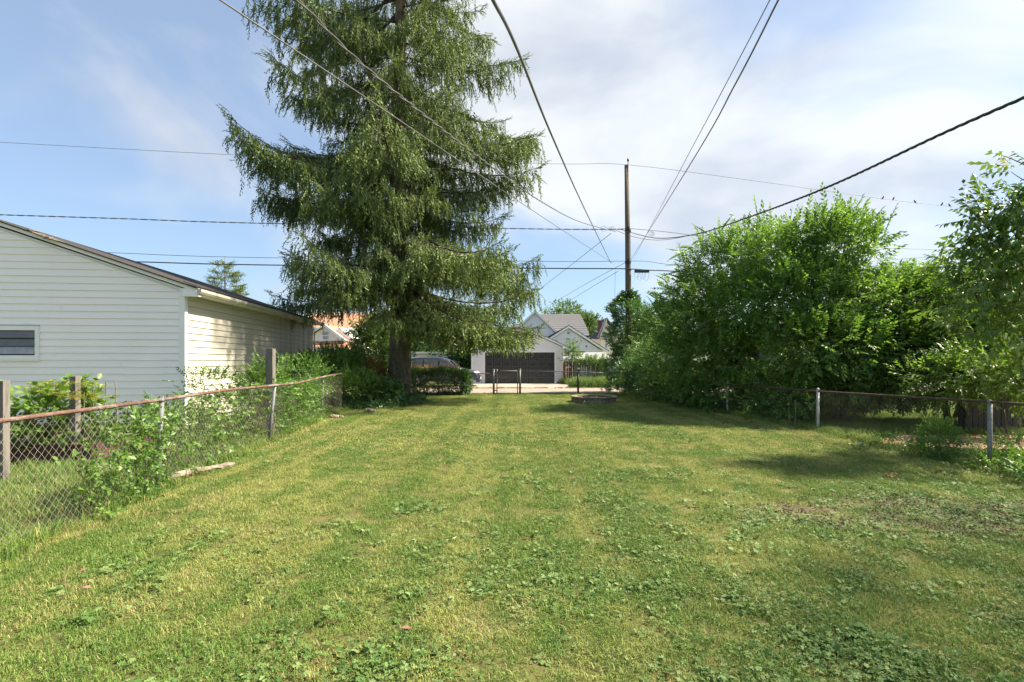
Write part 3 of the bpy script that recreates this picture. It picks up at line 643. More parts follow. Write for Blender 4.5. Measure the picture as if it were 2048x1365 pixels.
dsp = MB(); dsp.tube([(.43, GL+.1, ZE-.2), (.43, GL+.1, ZE-.30), (.09, GL+.06, ZE-.52), (.07, GL+.06, ZE-.7), (.07, GL+.06, .15), (.25, GL+.06, .06)], .038, 6); dsp.build('downspout', M['gutter'], gr)
# window with louvre panes
fr = MB(); x0, x1, zb, zt = win
for lo, hi in (((x0, -.055, zb), (x0+.09, .0, zt)), ((x1-.09, -.055, zb), (x1, .0, zt)), ((x0+.09, -.055, zt-.10), (x1-.09, .0, zt)), ((x0+.09, -.055, zb), (x1-.09, .0, zb+.10))): fr.box(lo, hi)
wf = fr.build('window', M['trim'], gr, bevel=.005)
b = MB(); b.box((x0-.02, -.07, zb-.03), (x1+.02, .0, zb-.001)); b.build('sill', M['trim'], wf)
b = MB(); b.box((x0+.09, -.003, zb+.10), (x1-.09, .0, zt-.10)); b.build('dim_room_panel', M['interior'], wf)  # flat panel on the wall; its dark colour stands in for the unlit room
for i in range(3):
    zc = zb+.13+i*.19; b = MB(); b.add([(x0+.10, -.06, zc), (x1-.10, -.06, zc), (x1-.10, -.012, zc+.18), (x0+.10, -.012, zc+.18), (x0+.10, -.056, zc-.003), (x1-.10, -.056, zc-.003), (x1-.10, -.008, zc+.177), (x0+.10, -.008, zc+.177)], [(0, 1, 2, 3), (7, 6, 5, 4), (0, 4, 5, 1), (3, 2, 6, 7)])
    b.build('louvre_pane', (M['glass_pale'], M['glass'], M['glass'])[i], wf)
# loose shingles lying on the roof edge
for (px, py, nm) in ((84, 466, 'heap of old grey shingles lying on the garage roof edge'),):
    p = W(px, py+1, 11.98); mbx = MB(); g_ = random.Random(2)
    for i in range(9):
        Mx = Matrix.Translation((-.32+.075*i, g_.uniform(0, .1), .035-.0275*i+g_.uniform(.01, .03))) @ Matrix.Rotation(g_.uniform(-.1, .5), 4, 'Y') @ Matrix.Rotation(g_.uniform(-.4, .4), 4, 'Z')
        mbx.box((-.10, -.12, 0), (.10, .12, .02), Mx)
    t = tag(mbx.build('shingle_heap', M['stone'], bevel=.004), nm, 'shingles'); t.location = p

# ================================================================ FENCES
def chain_link(path, h, mat, parent, base, cell=.042, r=.0016, lean=0, zoff=.02, sag=None, seed=0):
    """woven diamond mesh: each wire zigzags upward; path is a polyline of (x,y)"""
    P = [Vector((a, b, 0)) for a, b in path]; seg = [(P[i+1]-P[i]).length for i in range(len(P)-1)]; tot = sum(seg); n = int(tot/cell); rows = int(h/cell)
    g = np.random.default_rng(seed)
    S_ = np.concatenate([[0], np.cumsum(seg)]); X = np.array([p.x for p in P]); Y = np.array([p.y for p in P])
    j = np.arange(rows+1); i = np.arange(n)
    s = (i[:, None]+.5+.5*np.where(((j[None]+i[:, None]) % 2) == 0, 1, -1))*cell+g.normal(0, .0016, (n, rows+1))
    s = np.clip(s, 0, tot)
    z = zoff+j[None]*cell*h/(rows*cell)+np.zeros_like(s)+g.normal(0, .001, s.shape)
    if sag is not None: z = z*sag(s)
    bul = .012*np.sin(s*2.3+1)*np.sin(z*3)
    C = np.stack([np.interp(s, S_, X), np.interp(s, S_, Y), z], 2)
    dirx = np.array([P[-1].x-P[0].x, P[-1].y-P[0].y]); dirx /= np.linalg.norm(dirx); nrm = np.array([-dirx[1], dirx[0]])
    wv = np.where((j[None] % 2) == 0, 1, -1)*.0018
    C[..., 0] += nrm[0]*(bul+wv)+lean*nrm[0]*z; C[..., 1] += nrm[1]*(bul+wv)+lean*nrm[1]*z
    # triangular section tube along each wire
    offs = [np.array([nrm[0]*r, nrm[1]*r, 0]), np.array([-nrm[0]*r*.5+dirx[0]*r, -nrm[1]*r*.5+dirx[1]*r, 0]), np.array([-nrm[0]*r*.5-dirx[0]*r, -nrm[1]*r*.5-dirx[1]*r, 0])]
    V = np.stack([C+o_ for o_ in offs], 2).reshape(-1, 3)
    idx = (np.arange(n)[:, None]*(rows+1)+np.arange(rows)[None]).ravel()*3
    F = []
    for a in range(3):
        b2 = (a+1) % 3; F.append(np.stack([idx+a, idx+b2, idx+3+b2, idx+3+a], 1))
    mesh_np('chain_link_mesh', V, np.concatenate(F), None, mat, parent, None, off=base)
def fence(label, path, posts, h, mats, rail_pts=None, rr=.021, pr=.028, lean=None, wire_mat='wire', seed=0, r=.0016, cap=True, post_lab=None):
    base = Vector((path[0][0], path[0][1], 0)); t = thing('chain_link_fence', label, 'fence', base)
    rail_pts = rail_pts or [(x, y, h) for x, y in path]
    rl = MB(); rl.tube(rail_pts, rr, 8); rl.build('top_rail', M[mats[0]], t, smooth=True, off=base)
    chain_link(path, h-.03, M[wire_mat], t, base, seed=seed, r=r)
    for i, (x, y, hh, dx, dy) in enumerate(posts):
        p = MB(); p.tube([(x, y, -.1), (x+dx, y+dy, hh)], pr, 8); p.tube([(x+dx, y+dy, hh-.001), (x+dx, y+dy, hh+.035), (x+dx, y+dy, hh+.05)], [pr*1.15, pr*.95, pr*.3], 8)
        po = p.build('post', M[mats[1] if not post_lab else post_lab[i]], t, smooth=True, off=base)
        if i < 3:
            for zz in (.35, .75):
                q = MB(); q.tube([(x-.035+dx*zz, y+dy*zz, zz*hh), (x+.035+dx*zz, y+dy*zz, zz*hh)], .004, 4)
                q.build('wire_tie', M['steel'], po, off=base)
    return t
# knuckled ends of the wires stand above the rail on the left fence
lp = [(-3.93, 2.0), (-4.18, 4.3), (-4.40, 6.35), (-4.84, 10.2), (-5.25, 14.1), (-5.5, 16.6)]
lrail = [(-3.93+.02, 2.0, 1.12), (-4.18, 4.3, 1.11), (-4.35, 6.35, 1.115), (-4.55, 8.3, 1.135), (-4.68, 10.2, 1.115), (-4.88, 11.6, 1.09), (-5.0, 12.8, 1.13), (-5.1, 14.1, 1.18), (-5.32, 16.0, 1.2)]
lf = fence('sagging chain-link fence with a rusty top rail running along the left side of the lawn', lp, [(-4.40, 6.35, 1.09, .055, 0), (-4.86, 10.2, 1.09, .16, -.05), (-5.25, 14.1, 1.1, .05, 0)], 1.12, ('rail_rust', 'steel'), lrail, seed=1, r=.0016)
kn = MB(); g_ = random.Random(9)
for i in range(150):
    f = i/150; y = 2.4+f*13; x = float(np.interp(y, [p[1] for p in lrail], [p[0] for p in lrail])); zz = float(np.interp(y, [p[1] for p in lrail], [p[2] for p in lrail]))
    h_ = g_.uniform(.02, .045); kn.tube([(x-.02, y-.02, zz-.03), (x-.015, y, zz+h_), (x-.02, y+.02, zz-.03)], .0022, 3, cap=False)
kn.build('wire_knuckles', M['wire'], lf, kind='stuff', off=Vector((lp[0][0], lp[0][1], 0)))
rp = [(6.75, 4.2), (7.0, 7.5), (6.99, 11.7), (6.48, 15.4), (5.75, 20.0), (5.15, 24.0)]
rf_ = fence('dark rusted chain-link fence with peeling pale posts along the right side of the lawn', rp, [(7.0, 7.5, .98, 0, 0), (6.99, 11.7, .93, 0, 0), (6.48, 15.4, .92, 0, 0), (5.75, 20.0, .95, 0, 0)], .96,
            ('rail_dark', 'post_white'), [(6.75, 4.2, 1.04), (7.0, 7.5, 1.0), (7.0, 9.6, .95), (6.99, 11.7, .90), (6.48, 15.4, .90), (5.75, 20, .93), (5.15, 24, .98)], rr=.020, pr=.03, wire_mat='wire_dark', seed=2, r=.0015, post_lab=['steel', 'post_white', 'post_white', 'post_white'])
# far fence: left of the gate, gate, right of the gate
D0 = 24.1
def fx(px, D=D0): return (px-1024)/1024*D
fence('short grey chain-link panel between the dark hedge and the walk gate', [(fx(938), 24.0), (fx(986), D0)], [(fx(987.5), D0, 1.16, 0, 0)], 1.04, ('rail_dark', 'steel'), [(fx(938), 24.0, 1.0), (fx(986), D0, 1.0)], pr=.05, seed=3, r=.0022)
fence('grey chain-link panel behind the fire ring, reaching from gate to ivy', [(fx(1042), D0), (fx(1225), D0+.3)], [(fx(1040), D0, 1.18, 0, 0), (fx(1157), D0+.16, 1.0, 0, 0)], 1.1, ('steel', 'steel'), [(fx(1042), D0, 1.12), (fx(1160), D0+.16, 1.07), (fx(1235), D0+.3, 1.0)], pr=.05, seed=4, r=.0022, post_lab=['steel', 'black_paint'])
gt = thing('walk_gate', 'small galvanised chain-link walk gate between two thick grey posts', 'gate', (fx(992), D0, 0))
gx0, gx1 = fx(994), fx(1035); mb = MB()
mb.tube([(gx0, D0, .04), (gx0, D0, 1.20)], .024, 8); mb.tube([(gx1, D0, .04), (gx1, D0, 1.15)], .024, 8)
mb.tube([(gx0, D0, 1.12), (gx1, D0, 1.12)], .02, 8); mb.tube([(gx0, D0, .06), (gx1, D0, .06)], .02, 8)
gb = Vector((fx(992), D0, 0)); mb.build('gate_frame', M['steel'], gt, smooth=True, off=gb)
chain_link([(gx0, D0), (gx1, D0)], 1.06, M['wire'], gt, gb, seed=5, r=.0022)
mb = MB(); mb.box((gx1+.01, D0-.05, .68), (gx1+.12, D0-.01, .74)); mb.tube([(gx1-.01, D0-.05, .6), (gx1-.01, D0-.05, .85)], .014, 6); mb.build('latch', M['steel'], gt, off=gb)
mb = MB(); mb.box((gx0-.10, D0-.035, .18), (gx0, D0+.0, .23)); mb.build('hinge', M['steel'], gt, off=gb); mb = MB(); mb.box((gx0-.10, D0-.035, .76), (gx0, D0, .81)); mb.build('hinge', M['steel'], gt, off=gb)
# thin dark stakes beyond the far fence
for px, top, bt in ((1190, 728, 772),):
    mb = MB(); a = W(px, top, 33); b = W(px, bt, 33); mb.tube([(a.x, a.y, a.z), (b.x, b.y, max(0, b.z))], .03, 5); tag(mb.build('garden_stake', M['black_paint']), 'thin dark stake standing in front of the grey board fence', 'stake')

# ================================================================ FIRE RING
fp = thing('fire_ring', 'eight-sided fire ring of old brown timbers stacked in the lawn', 'fire pit', ((1188.5-1024)/1024*19.7, 19.7, 0), R(8))
g_ = random.Random(11); RR = .90
def octp(a, r): return Vector((r*math.cos(a), r*math.sin(a), 0))
for lay in range(3):
    for s_ in range(8):
        a0 = math.pi/4*s_; a1 = a0+math.pi/4; A, B = octp(a0, RR), octp(a1, RR); d = (B-A); Ln = d.length; ang = math.atan2(d.y, d.x)
        cuts = [(.0, .44), (.56, 1.0)] if lay % 2 == 0 else [(.12, .88)]
        if lay == 2: cuts = [(.02, .40), (.52, .98)]
        for (u0, u1) in cuts:
            b = MB(); b.box((u0*Ln, -.0, 0), (u1*Ln, .13+g_.uniform(-.01, .01), .062), Matrix.Translation(A+Vector((0, 0, lay*.066+g_.uniform(0, .004)))) @ Matrix.Rotation(ang+g_.uniform(-.02, .02), 4, 'Z'))
            b.build('timber_block', M['timber'], fp, bevel=.008)
for s_ in range(8):
    a0 = math.pi/4*s_; a1 = a0+math.pi/4; A, B, C_, E_ = octp(a0, RR+.03), octp(a1, RR+.03), octp(a1, RR-.17), octp(a0, RR-.17)
    zz = .200+g_.uniform(0, .006); b = MB(); b.prism([(p.x, p.y) for p in (A.lerp(B, .01), A.lerp(B, .99), E_.lerp(C_, .985), E_.lerp(C_, .015))], zz, zz+.045, 'z'); b.build('cap_timber', M['timber'], fp, bevel=.006)
b = MB(); b.add([(octp(math.pi/4*i, RR-.12)+Vector((0, 0, .03)))[:] for i in range(8)], [tuple(range(8))]); b.build('ash_bed', M['interior'], fp)

# ================================================================ SPRUCE
def spruce_shoot_tpl(seed, length=.42, n=10):
    """pendulous needle-clad twig hanging along +Y with short side shoots"""
    g = np.random.default_rng(seed); parts = []; lv, lt = leaf_tpl(.080, .028, .35, .1)
    for i in range(n):
        f = (i+.3)/n; a = g.uniform(0, 6.283); sp = g.uniform(.45, 1.1); d = np.array([math.cos(a)*sp, 1, math.sin(a)*sp])
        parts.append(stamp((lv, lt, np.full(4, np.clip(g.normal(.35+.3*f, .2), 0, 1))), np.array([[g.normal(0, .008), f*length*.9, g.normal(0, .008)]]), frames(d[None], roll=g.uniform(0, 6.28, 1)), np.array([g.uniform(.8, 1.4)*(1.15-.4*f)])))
    lv2, lt2 = leaf_tpl(length, .022, .3, 0)
    parts.append((lv2, lt2, np.full(4, .3)))
    return join(parts)
SPR = [spruce_shoot_tpl(300+i) for i in range(6)]
SPT = [spruce_shoot_tpl(310+i, .26, 9) for i in range(4)]
def spruce(base, H, prof, zlo, label, nb, seed, dens=1.0, trunk_r=.46, group=None, custom=(), zdens=None, tsc=1.0, hang=1.0):
    g = np.random.default_rng(seed); t = thing('spruce_tree', label, 'tree', base, 0, group); bx, by = base[0], base[1]
    mb = MB(); pts = []; rs = []
    for i in range(15):
        z = H*i/14; pts.append((bx+.05*math.sin(z*.5), by+.04*math.sin(z*.8+1), z-.1)); fl = .32*math.exp(-z*1.6)
        rs.append(max(.02, trunk_r*(1+fl/trunk_r*.6)*(1-z/H)**.85))
    mb.tube([(bx, by, -.1), (bx, by, .35), (bx, by, .9)]+pts[1:], [trunk_r*1.42, trunk_r*1.15, trunk_r*1.04]+[r_*.98 for r_ in rs[1:]], 14)
    mb.build('trunk', M['bark'], t, smooth=True, off=base)
    br = MB(); P, D, Sc, Tn = [], [], [], []
    bl = []
    for i in range(nb):
        f = (i+.5)/nb; z = zlo+(H-.6-zlo)*f**1.12; az = i*2.39996+g.normal(0, .35); bl.append((z, az, float(prof(z, az))*g.uniform(.62, 1.14), g.normal(0, .11)))
    bl += list(custom)
    if len(custom):      # short inner boughs that fill the crown between the long ones
        for i in range(44): bl.append((7.0+g.uniform(0, 11.5), g.uniform(0, 6.283), g.uniform(1.6, 3.9), g.normal(.12, .12)))
    for (z, az, Lb, dz) in bl:
        if Lb < .3: continue
        d = np.array([math.cos(az), math.sin(az), 0]); sd = np.array([-d[1], d[0], 0]); droop = (.30+dz)*(1.0 if z < H*.6 else .6)
        c0 = np.array([bx, by, z]); ns = 9; F = np.linspace(0, 1, ns)
        Z = z-droop*Lb*(F**1.0)*1.25+.26*Lb*F**3.2
        path = np.stack([c0[0]+d[0]*Lb*F, c0[1]+d[1]*Lb*F, Z], 1)
        br.tube([Vector(p) for p in path], [max(.008, .055*(Lb/6)*(1-q)+.008) for q in F], 5)
        nl = max(4, int(Lb/.17)); wide = .20*Lb
        for q in range(nl):
            f = .10+.90*(q+g.uniform(0, .8))/nl
            if f > 1: f = 1
            p = np.array([np.interp(f, F, path[:, k_]) for k_ in range(3)])
            for side in (1, -1):
                lb = (.35+wide*math.sin(math.pi*min(1, f*.9+.12))**.7)*g.uniform(.6, 1.1)*(1.0 if f < .93 else .6)
                dd = norm((sd*side*g.uniform(.6, 1)+d*g.uniform(.35, .9)+[0, 0, -.18])[None])[0]
                e = p+dd*lb+[0, 0, -.12*lb]; m_ = max(1, int(lb/.115*dens*(.8 if f < .38 else 1)))
                if q % 2 == 0 and z < 18: br.tube([Vector(p), Vector((p+e)/2+[0, 0, .03]), Vector(e)], [.009, .006, .003], 3, cap=False)
                u = g.uniform(.08, 1, m_); pp = p+(e-p)*u[:, None]; P.append(pp); k_ = len(pp)
                inner = .45+.55*f
                D.append(norm(np.stack([g.normal(0, .22, k_)+dd[0]*.28, g.normal(0, .22, k_)+dd[1]*.28, -g.uniform(.5, 1.2, k_)], 1))); Sc.append(g.uniform(.55, 1.5, k_)*hang*(.6+.55*min(1, Lb/5))); Tn.append(np.clip(g.normal(.05+.45*f+dz*1.6, .22, k_), 0, 1))  # tint falls towards the trunk: crown-interior shade put into the needle colour
        # up-turned tip sprays along the last part of the bough and scattered on its back
        k_ = int(40*min(1, Lb/4))+8; u = 1-g.uniform(0, 1, k_)**1.4*.7; pp = np.stack([np.interp(u, F, path[:, q_]) for q_ in range(3)], 1)+g.normal(0, .05, (k_, 3))
        P.append(pp); D.append(norm(d[None]*.9+sd[None]*g.normal(0, .55, (k_, 1))+np.stack([np.zeros(k_), np.zeros(k_), g.uniform(.0, .7, k_)], 1))); Sc.append(g.uniform(.7, 1.2, k_)); Tn.append(np.clip(g.normal(.6, .15, k_), 0, 1))
    br.build('boughs', M['bark_dark'], t, smooth=True, off=base, kind='stuff')
    P, D, Sc, Tn = map(np.concatenate, (P, D, Sc, Tn)); ok = P[:, 2] > 1.0
    if zdens is not None: ok &= g.uniform(size=len(P)) < zdens(P[:, 2])
    P, D, Sc, Tn = P[ok], D[ok], Sc[ok], Tn[ok]
    k = g.integers(0, len(SPR), len(P)); parts = []
    for i in range(len(SPR)):
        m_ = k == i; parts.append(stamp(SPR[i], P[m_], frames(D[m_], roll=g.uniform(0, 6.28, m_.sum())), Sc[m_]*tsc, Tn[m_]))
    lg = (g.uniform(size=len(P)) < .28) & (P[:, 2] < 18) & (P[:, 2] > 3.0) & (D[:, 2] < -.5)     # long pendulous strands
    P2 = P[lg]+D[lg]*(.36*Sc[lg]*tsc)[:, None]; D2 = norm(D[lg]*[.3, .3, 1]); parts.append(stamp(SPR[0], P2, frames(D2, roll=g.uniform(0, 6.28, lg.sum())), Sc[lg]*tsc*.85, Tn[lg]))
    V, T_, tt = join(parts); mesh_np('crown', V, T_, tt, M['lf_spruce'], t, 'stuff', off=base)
    print('spruce twigs', len(P), 'tris', len(T_))
    return t
def prof_main(z, az):
    r_ = np.interp(z, [3.5, 4.5, 6, 8, 11, 13, 16, 20, 26], [3.2, 5.2, 6.4, 6.3, 6.3, 6.2, 6.4, 5.6, .4])
    k = min(1, max(0, (z-11)/3)); return r_*((.93+.07*math.cos(az))*(1-k)+(.86-.14*math.cos(az))*k)
SB = (-4.52, 20.5, 0)
spruce(SB, 25.5, prof_main, 4.6, 'huge weeping spruce with shaggy drooping boughs standing beside the dark hedge', 112, 5, dens=.9,
       custom=[(4.7, -.35, 5.4, .22), (4.1, -1.0, 3.4, .14), (5.0, -.05, 5.7, .20), (3.8, -.65, 4.2, .14), (5.2, -1.9, 4.2, .12), (5.0, -.75, 5.2, .22), (3.7, -.2, 3.9, .12), (4.4, .25, 5.0, .2), (3.9, -1.25, 2.6, .2), (3.5, -.5, 3.6, .08), (3.3, -.1, 3.2, .08), (3.7, -.9, 3.4, .1), (4.3, -.45, 4.8, .18), (4.2, -1.5, 3.6, .12)],
       zdens=lambda z: np.where(z > 17.5, .45, np.where(z > 10.5, .72, .95)))
SPF = SPR
spruce((-25.2, 45, 0), 10.9, lambda z, az: np.interp(z, [2, 6, 10.9], [3.6, 2.7, .2]), 1.5, 'small distant spruce poking above the left garage roof', 70, 9, dens=.6, trunk_r=.2, tsc=1.6, hang=.7)

# ================================================================ FAR HOUSES
def lap_wall(mb, poly, y, ex=.24, proud=.05):
    """courses of lapped siding as real steps on the plane y facing -y, clipped to a convex polygon (x,z)"""
    zs = [p[1] for p in poly]; zmin, zmax = min(zs), max(zs); n = int((zmax-zmin)/ex)+1
    def span(z):
        xs = []
        for i in range(len(poly)):
            (xa, za), (xb, zb) = poly[i], poly[(i+1) % len(poly)]
            if za == zb: continue
            if min(za, zb)-1e-9 <= z <= max(za, zb)+1e-9: xs.append(xa+(xb-xa)*(z-za)/(zb-za))
        return (min(xs), max(xs)) if xs else None
    for i in range(n):
        a = zmin+i*ex; b = min(zmax, a+ex)
        if b-a < .01: continue
        s0, s1 = span(a+1e-5), span(b-1e-5)
        if not s0 or not s1: continue
        mb.add([(s0[0], y-proud, a), (s0[1], y-proud, a), (s1[1], y-.003, b), (s1[0], y-.003, b), (s0[0], y, a), (s0[1], y, a)], [(0, 1, 2, 3), (0, 4, 5, 1)])
def window(parent, x0, x1, z0_, z1_, y, fm='trim', gm='glass_pale', mid=True, fw=.08):
    f = MB(); f.box((x0-fw, y-.06, z0_-fw), (x1+fw, y-.025, z0_)); f.box((x0-fw, y-.06, z1_), (x1+fw, y-.025, z1_+fw)); f.box((x0-fw, y-.06, z0_), (x0, y-.025, z1_)); f.box((x1, y-.06, z0_), (x1+fw, y-.025, z1_))
    if mid: f.box((x0, y-.055, (z0_+z1_)/2-.03), (x1, y-.028, (z0_+z1_)/2+.03))
    o = f.build('window', M[fm], parent); p = MB(); p.box((x0, y-.042, z0_), (x1, y-.034, z1_)); p.build('pane', M[gm], o); return o
def px2(px, py, D): v = W(px, py, D); return v.x, v.z
# --- white far garage with charcoal sectional door
D = 36.0; fgx0, _ = px2(943, 0, D); fgx1, _ = px2(1126, 0, D); fb = Vector(((fgx0+fgx1)/2, D, 0))
fg = thing('garage', 'white gabled garage with a charcoal sectional door across the alley', 'garage', fb)
hw = (fgx1-fgx0)/2; ze = 2.55; zp = 3.98; dx0 = px2(970, 0, D)[0]-fb.x; dx1 = px2(1109, 0, D)[0]-fb.x; dz = 2.17
mb = MB(); mb.prism([(-hw, 0), (hw, 0), (hw, ze), (0, zp), (-hw, ze)], .03, 6.5); mb.build('wall', M['far_white'], fg)
mb = MB(); lap_wall(mb, [(-hw, 0), (dx0-.12, 0), (dx0-.12, dz+.1), (-hw, dz+.1)], .03); lap_wall(mb, [(dx1+.12, 0), (hw, 0), (hw, dz+.1), (dx1+.12, dz+.1)], .03); lap_wall(mb, [(-hw, dz+.1), (hw, dz+.1), (hw, ze), (0, zp), (-hw, ze)], .03)
mb.build('siding', M['far_white'], fg, kind='stuff')
mb = MB(); mb.box((dx0-.12, -.03, 0), (dx0, .03, dz+.02)); mb.box((dx1, -.03, 0), (dx1+.12, .03, dz+.02)); mb.box((dx0-.12, -.03, dz+.02), (dx1+.12, .03, dz+.14)); mb.box((hw-.10, -.02, 0), (hw+.02, .03, ze)); mb.box((-hw-.02, -.02, 0), (-hw+.10, .03, ze)); mb.build('trim', M['trim'], fg)
mb = MB()
for s_ in (1, -1): mb.prism([(s_*0, zp+.06), (s_*(hw+.18), ze-.03), (s_*(hw+.18), ze+.09), (0, zp+.18)], -.12, 6.7)
mb.build('roof', M['trim'], fg)
mb = MB()
for s_ in (1, -1): mb.prism([(0, zp+.182), (s_*(hw+.2), ze+.092), (s_*(hw+.2), ze+.13), (0, zp+.22)], -.14, 6.7)
mb.build('shingles', M['shingle_slate'], fg)
dr = MB(); dr.box((dx0, .0, .0), (dx1, .028, dz+.02)); dr = dr.build('door', M['door_black'], fg)
pw = (dx1-dx0)/8; ph = dz/4; first = None
for i in range(8):
    for j in range(4):
        b = MB(); x = dx0+i*pw; z = j*ph
        if first is None:
            a0, a1, b0, b1 = .055, pw-.055, .09, ph-.09
            b.add([(a0, -.002, b0), (a1, -.002, b0), (a1, -.002, b1), (a0, -.002, b1), (a0+.03, -.03, b0+.03), (a1-.03, -.03, b0+.03), (a1-.03, -.03, b1-.03), (a0+.03, -.03, b1-.03)], [(4, 5, 6, 7)])
            b.cm = 1; b.add([(a0, -.002, b0), (a1, -.002, b0), (a1, -.002, b1), (a0, -.002, b1), (a0+.03, -.03, b0+.03), (a1-.03, -.03, b0+.03), (a1-.03, -.03, b1-.03), (a0+.03, -.03, b1-.03)], [(0, 1, 5, 4), (1, 2, 6, 5), (2, 3, 7, 6), (3, 0, 4, 7)])
            first = b.build('panel', [M['door_black'], M['door_line']], dr); o = first
        else: o = first.copy(); COL.objects.link(o)
        o.location = (x, 0, z)
mb = MB()
for j in range(1, 4): mb.box((dx0, -.004, j*ph-.008), (dx1, -.0005, j*ph+.008))
mb.build('section_joint', M['door_line'], dr)
mb = MB(); mb.box((px2(1114, 0, D)[0]-fb.x, -.06, .03), (px2(1124, 0, D)[0]-fb.x, -.025, .14)); mb.build('floor_vent', M['plastic_dark'], fg)

# --- large white house with grey roof behind
D = 54.0
def L2(px, py, D, b): x, z = px2(px, py, D); return x-b.x, z
hb = Vector((px2(1120, 0, D)[0], D, 0)); h1 = thing('house', 'tall white house with long grey shingle roof behind the far garage', 'house', hb)
apx, apz = L2(1070, 627, D, hb); ex_, ez_ = L2(1116, 672, D, hb); wl = apx-(ex_-apx)
mb = MB(); mb.prism([(wl, 0), (ex_, 0), (ex_, ez_), (apx, apz), (wl, ez_)], .03, 9); mb.build('wall', M['far_white'], h1)
mb = MB(); lap_wall(mb, [(wl, 0), (ex_, 0), (ex_, ez_), (apx, apz), (wl, ez_)], .03, .22); mb.build('siding', M['far_white'], h1, kind='stuff')
mb = MB()
for s_ in (1, -1): mb.prism([(apx, apz+.05), (apx+s_*(ex_-apx+.3), ez_-.2), (apx+s_*(ex_-apx+.3), ez_+.1), (apx, apz+.33)], -.25, 9.0)
mb.build('rake_trim', M['trim'], h1)
rx1 = L2(1176, 0, D, hb)[0]; rz1 = L2(0, 667, D, hb)[1]; rrx = L2(1163, 0, D, hb)[0]; rzt = L2(0, 629, D+4.5, hb)[1]
mb = MB()   # big roof plane facing the viewer, running right from the gable
mb.add([(apx+.2, 4.5, rzt), (rrx+.45, 4.5, rzt), (rx1+.1, .1, rz1), (ex_-1.0, .1, rz1), (apx+.2, 9, rz1), (rx1+.1, 9, rz1)], [(0, 3, 2, 1), (0, 1, 5, 4)])
for rr_ in range(9):   # courses of shingles as low steps
    f0 = rr_/9; y_ = .1+4.4*f0; zz = rz1+(rzt-rz1)*f0; y2 = .1+4.4*(f0+.11); z2 = rz1+(rzt-rz1)*(f0+.11)
    xr = rx1+.12+(rrx+.47-rx1-.12)*f0; mb.add([(apx+2.3*(1-f0)*1.0+.2, y_, zz+.05), (xr, y_, zz+.05), (xr, y2, z2+.02), (apx+2.3*(1-f0)+.1, y2, z2+.02)], [(0, 1, 2, 3)])
mb.build('roof', M['shingle_grey'], h1)
mb = MB(); mb.prism([(apx+1, 0), (rx1-.35, 0), (rx1-.35, rz1-.05), (apx+1, rz1-.05)], 1.2, 8.5); mb.build('wall', M['far_white'], h1)
mb = MB(); mb.box((ex_-.4, .05, rz1-.22), (rx1+.12, .12, rz1+.0)); mb.build('gutter', M['trim'], h1)
for px in (1096, 1138): 
    x, z = L2(px, 636, D, hb); b = MB(); b.add([(x-.32, 3.2, z-.22), (x+.32, 3.2, z-.22), (x+.26, 3.4, z+.20), (x-.26, 3.4, z+.20), (x-.32, 4.2, z-.0), (x+.32, 4.2, z-.0)], [(0, 1, 2, 3), (1, 5, 2), (0, 3, 4), (3, 2, 5, 4)]); b.build('roof_vent', M['trim'], h1)
# front lower gabled wing
D = 47.0; wb = Vector((px2(1137, 0, D)[0], D, 0)); h2 = thing('house', 'low white gabled house wing with three small gable openings right of the far garage', 'house', wb)
az_ = L2(0, 658, D, wb)[1]; lx, lz = L2(1098, 682, D, wb); rx, rz = L2(1206, 704, D, wb)
mb = MB(); mb.prism([(lx, 0), (rx, 0), (rx, rz), (0, az_), (lx, lz)], .03, 8); mb.build('wall', M['far_white'], h2)
mb = MB(); lap_wall(mb, [(lx, 1.5), (rx, 1.5), (rx, rz), (0, az_), (lx, lz)], .03, .16); mb.build('siding', M['far_white'], h2, kind='stuff')
mb = MB(); mb.prism([(0, az_+.05), (rx+.5, rz-.17), (rx+.5, rz+.02), (0, az_+.26)], -.3, 8); mb.prism([(0, az_+.05), (lx-.3, lz-.15), (lx-.3, lz+.05), (0, az_+.26)], -.3, 0.0); mb.build('rake_trim', M['trim'], h2)
mb = MB(); mb.prism([(0, az_+.262), (rx+.52, rz+.022), (rx+.52, rz+.08), (0, az_+.33)], -.32, 8); mb.prism([(0, az_+.262), (lx-.9, lz-.13), (lx-.9, lz-.05), (0, az_+.33)], -.32, 8); mb.build('roof', M['shingle_grey'], h2)
for (a, b_, c_, d_, gm, mid) in ((1131.5, 1140, 677, 686.5, 'glass_pale', True), (1134, 1139.5, 664, 669, 'glass_pale', False), (1111, 1115, 681, 685, 'glass_pale', False), (1160, 1164, 681, 685, 'glass_pale', False)):
    x0, zt_ = L2(a, c_, D, wb); x1, zb_ = L2(b_, d_, D, wb); window(h2, x0, x1, zb_, zt_, .0, gm=gm, mid=mid, fw=.05)
x, z = L2(1173, 693, D, wb); b = MB(); b.box((x-.06, -.06, z-.06), (x+.06, -.02, z+.06)); b.build('wall_vent', M['plastic_dark'], h2)
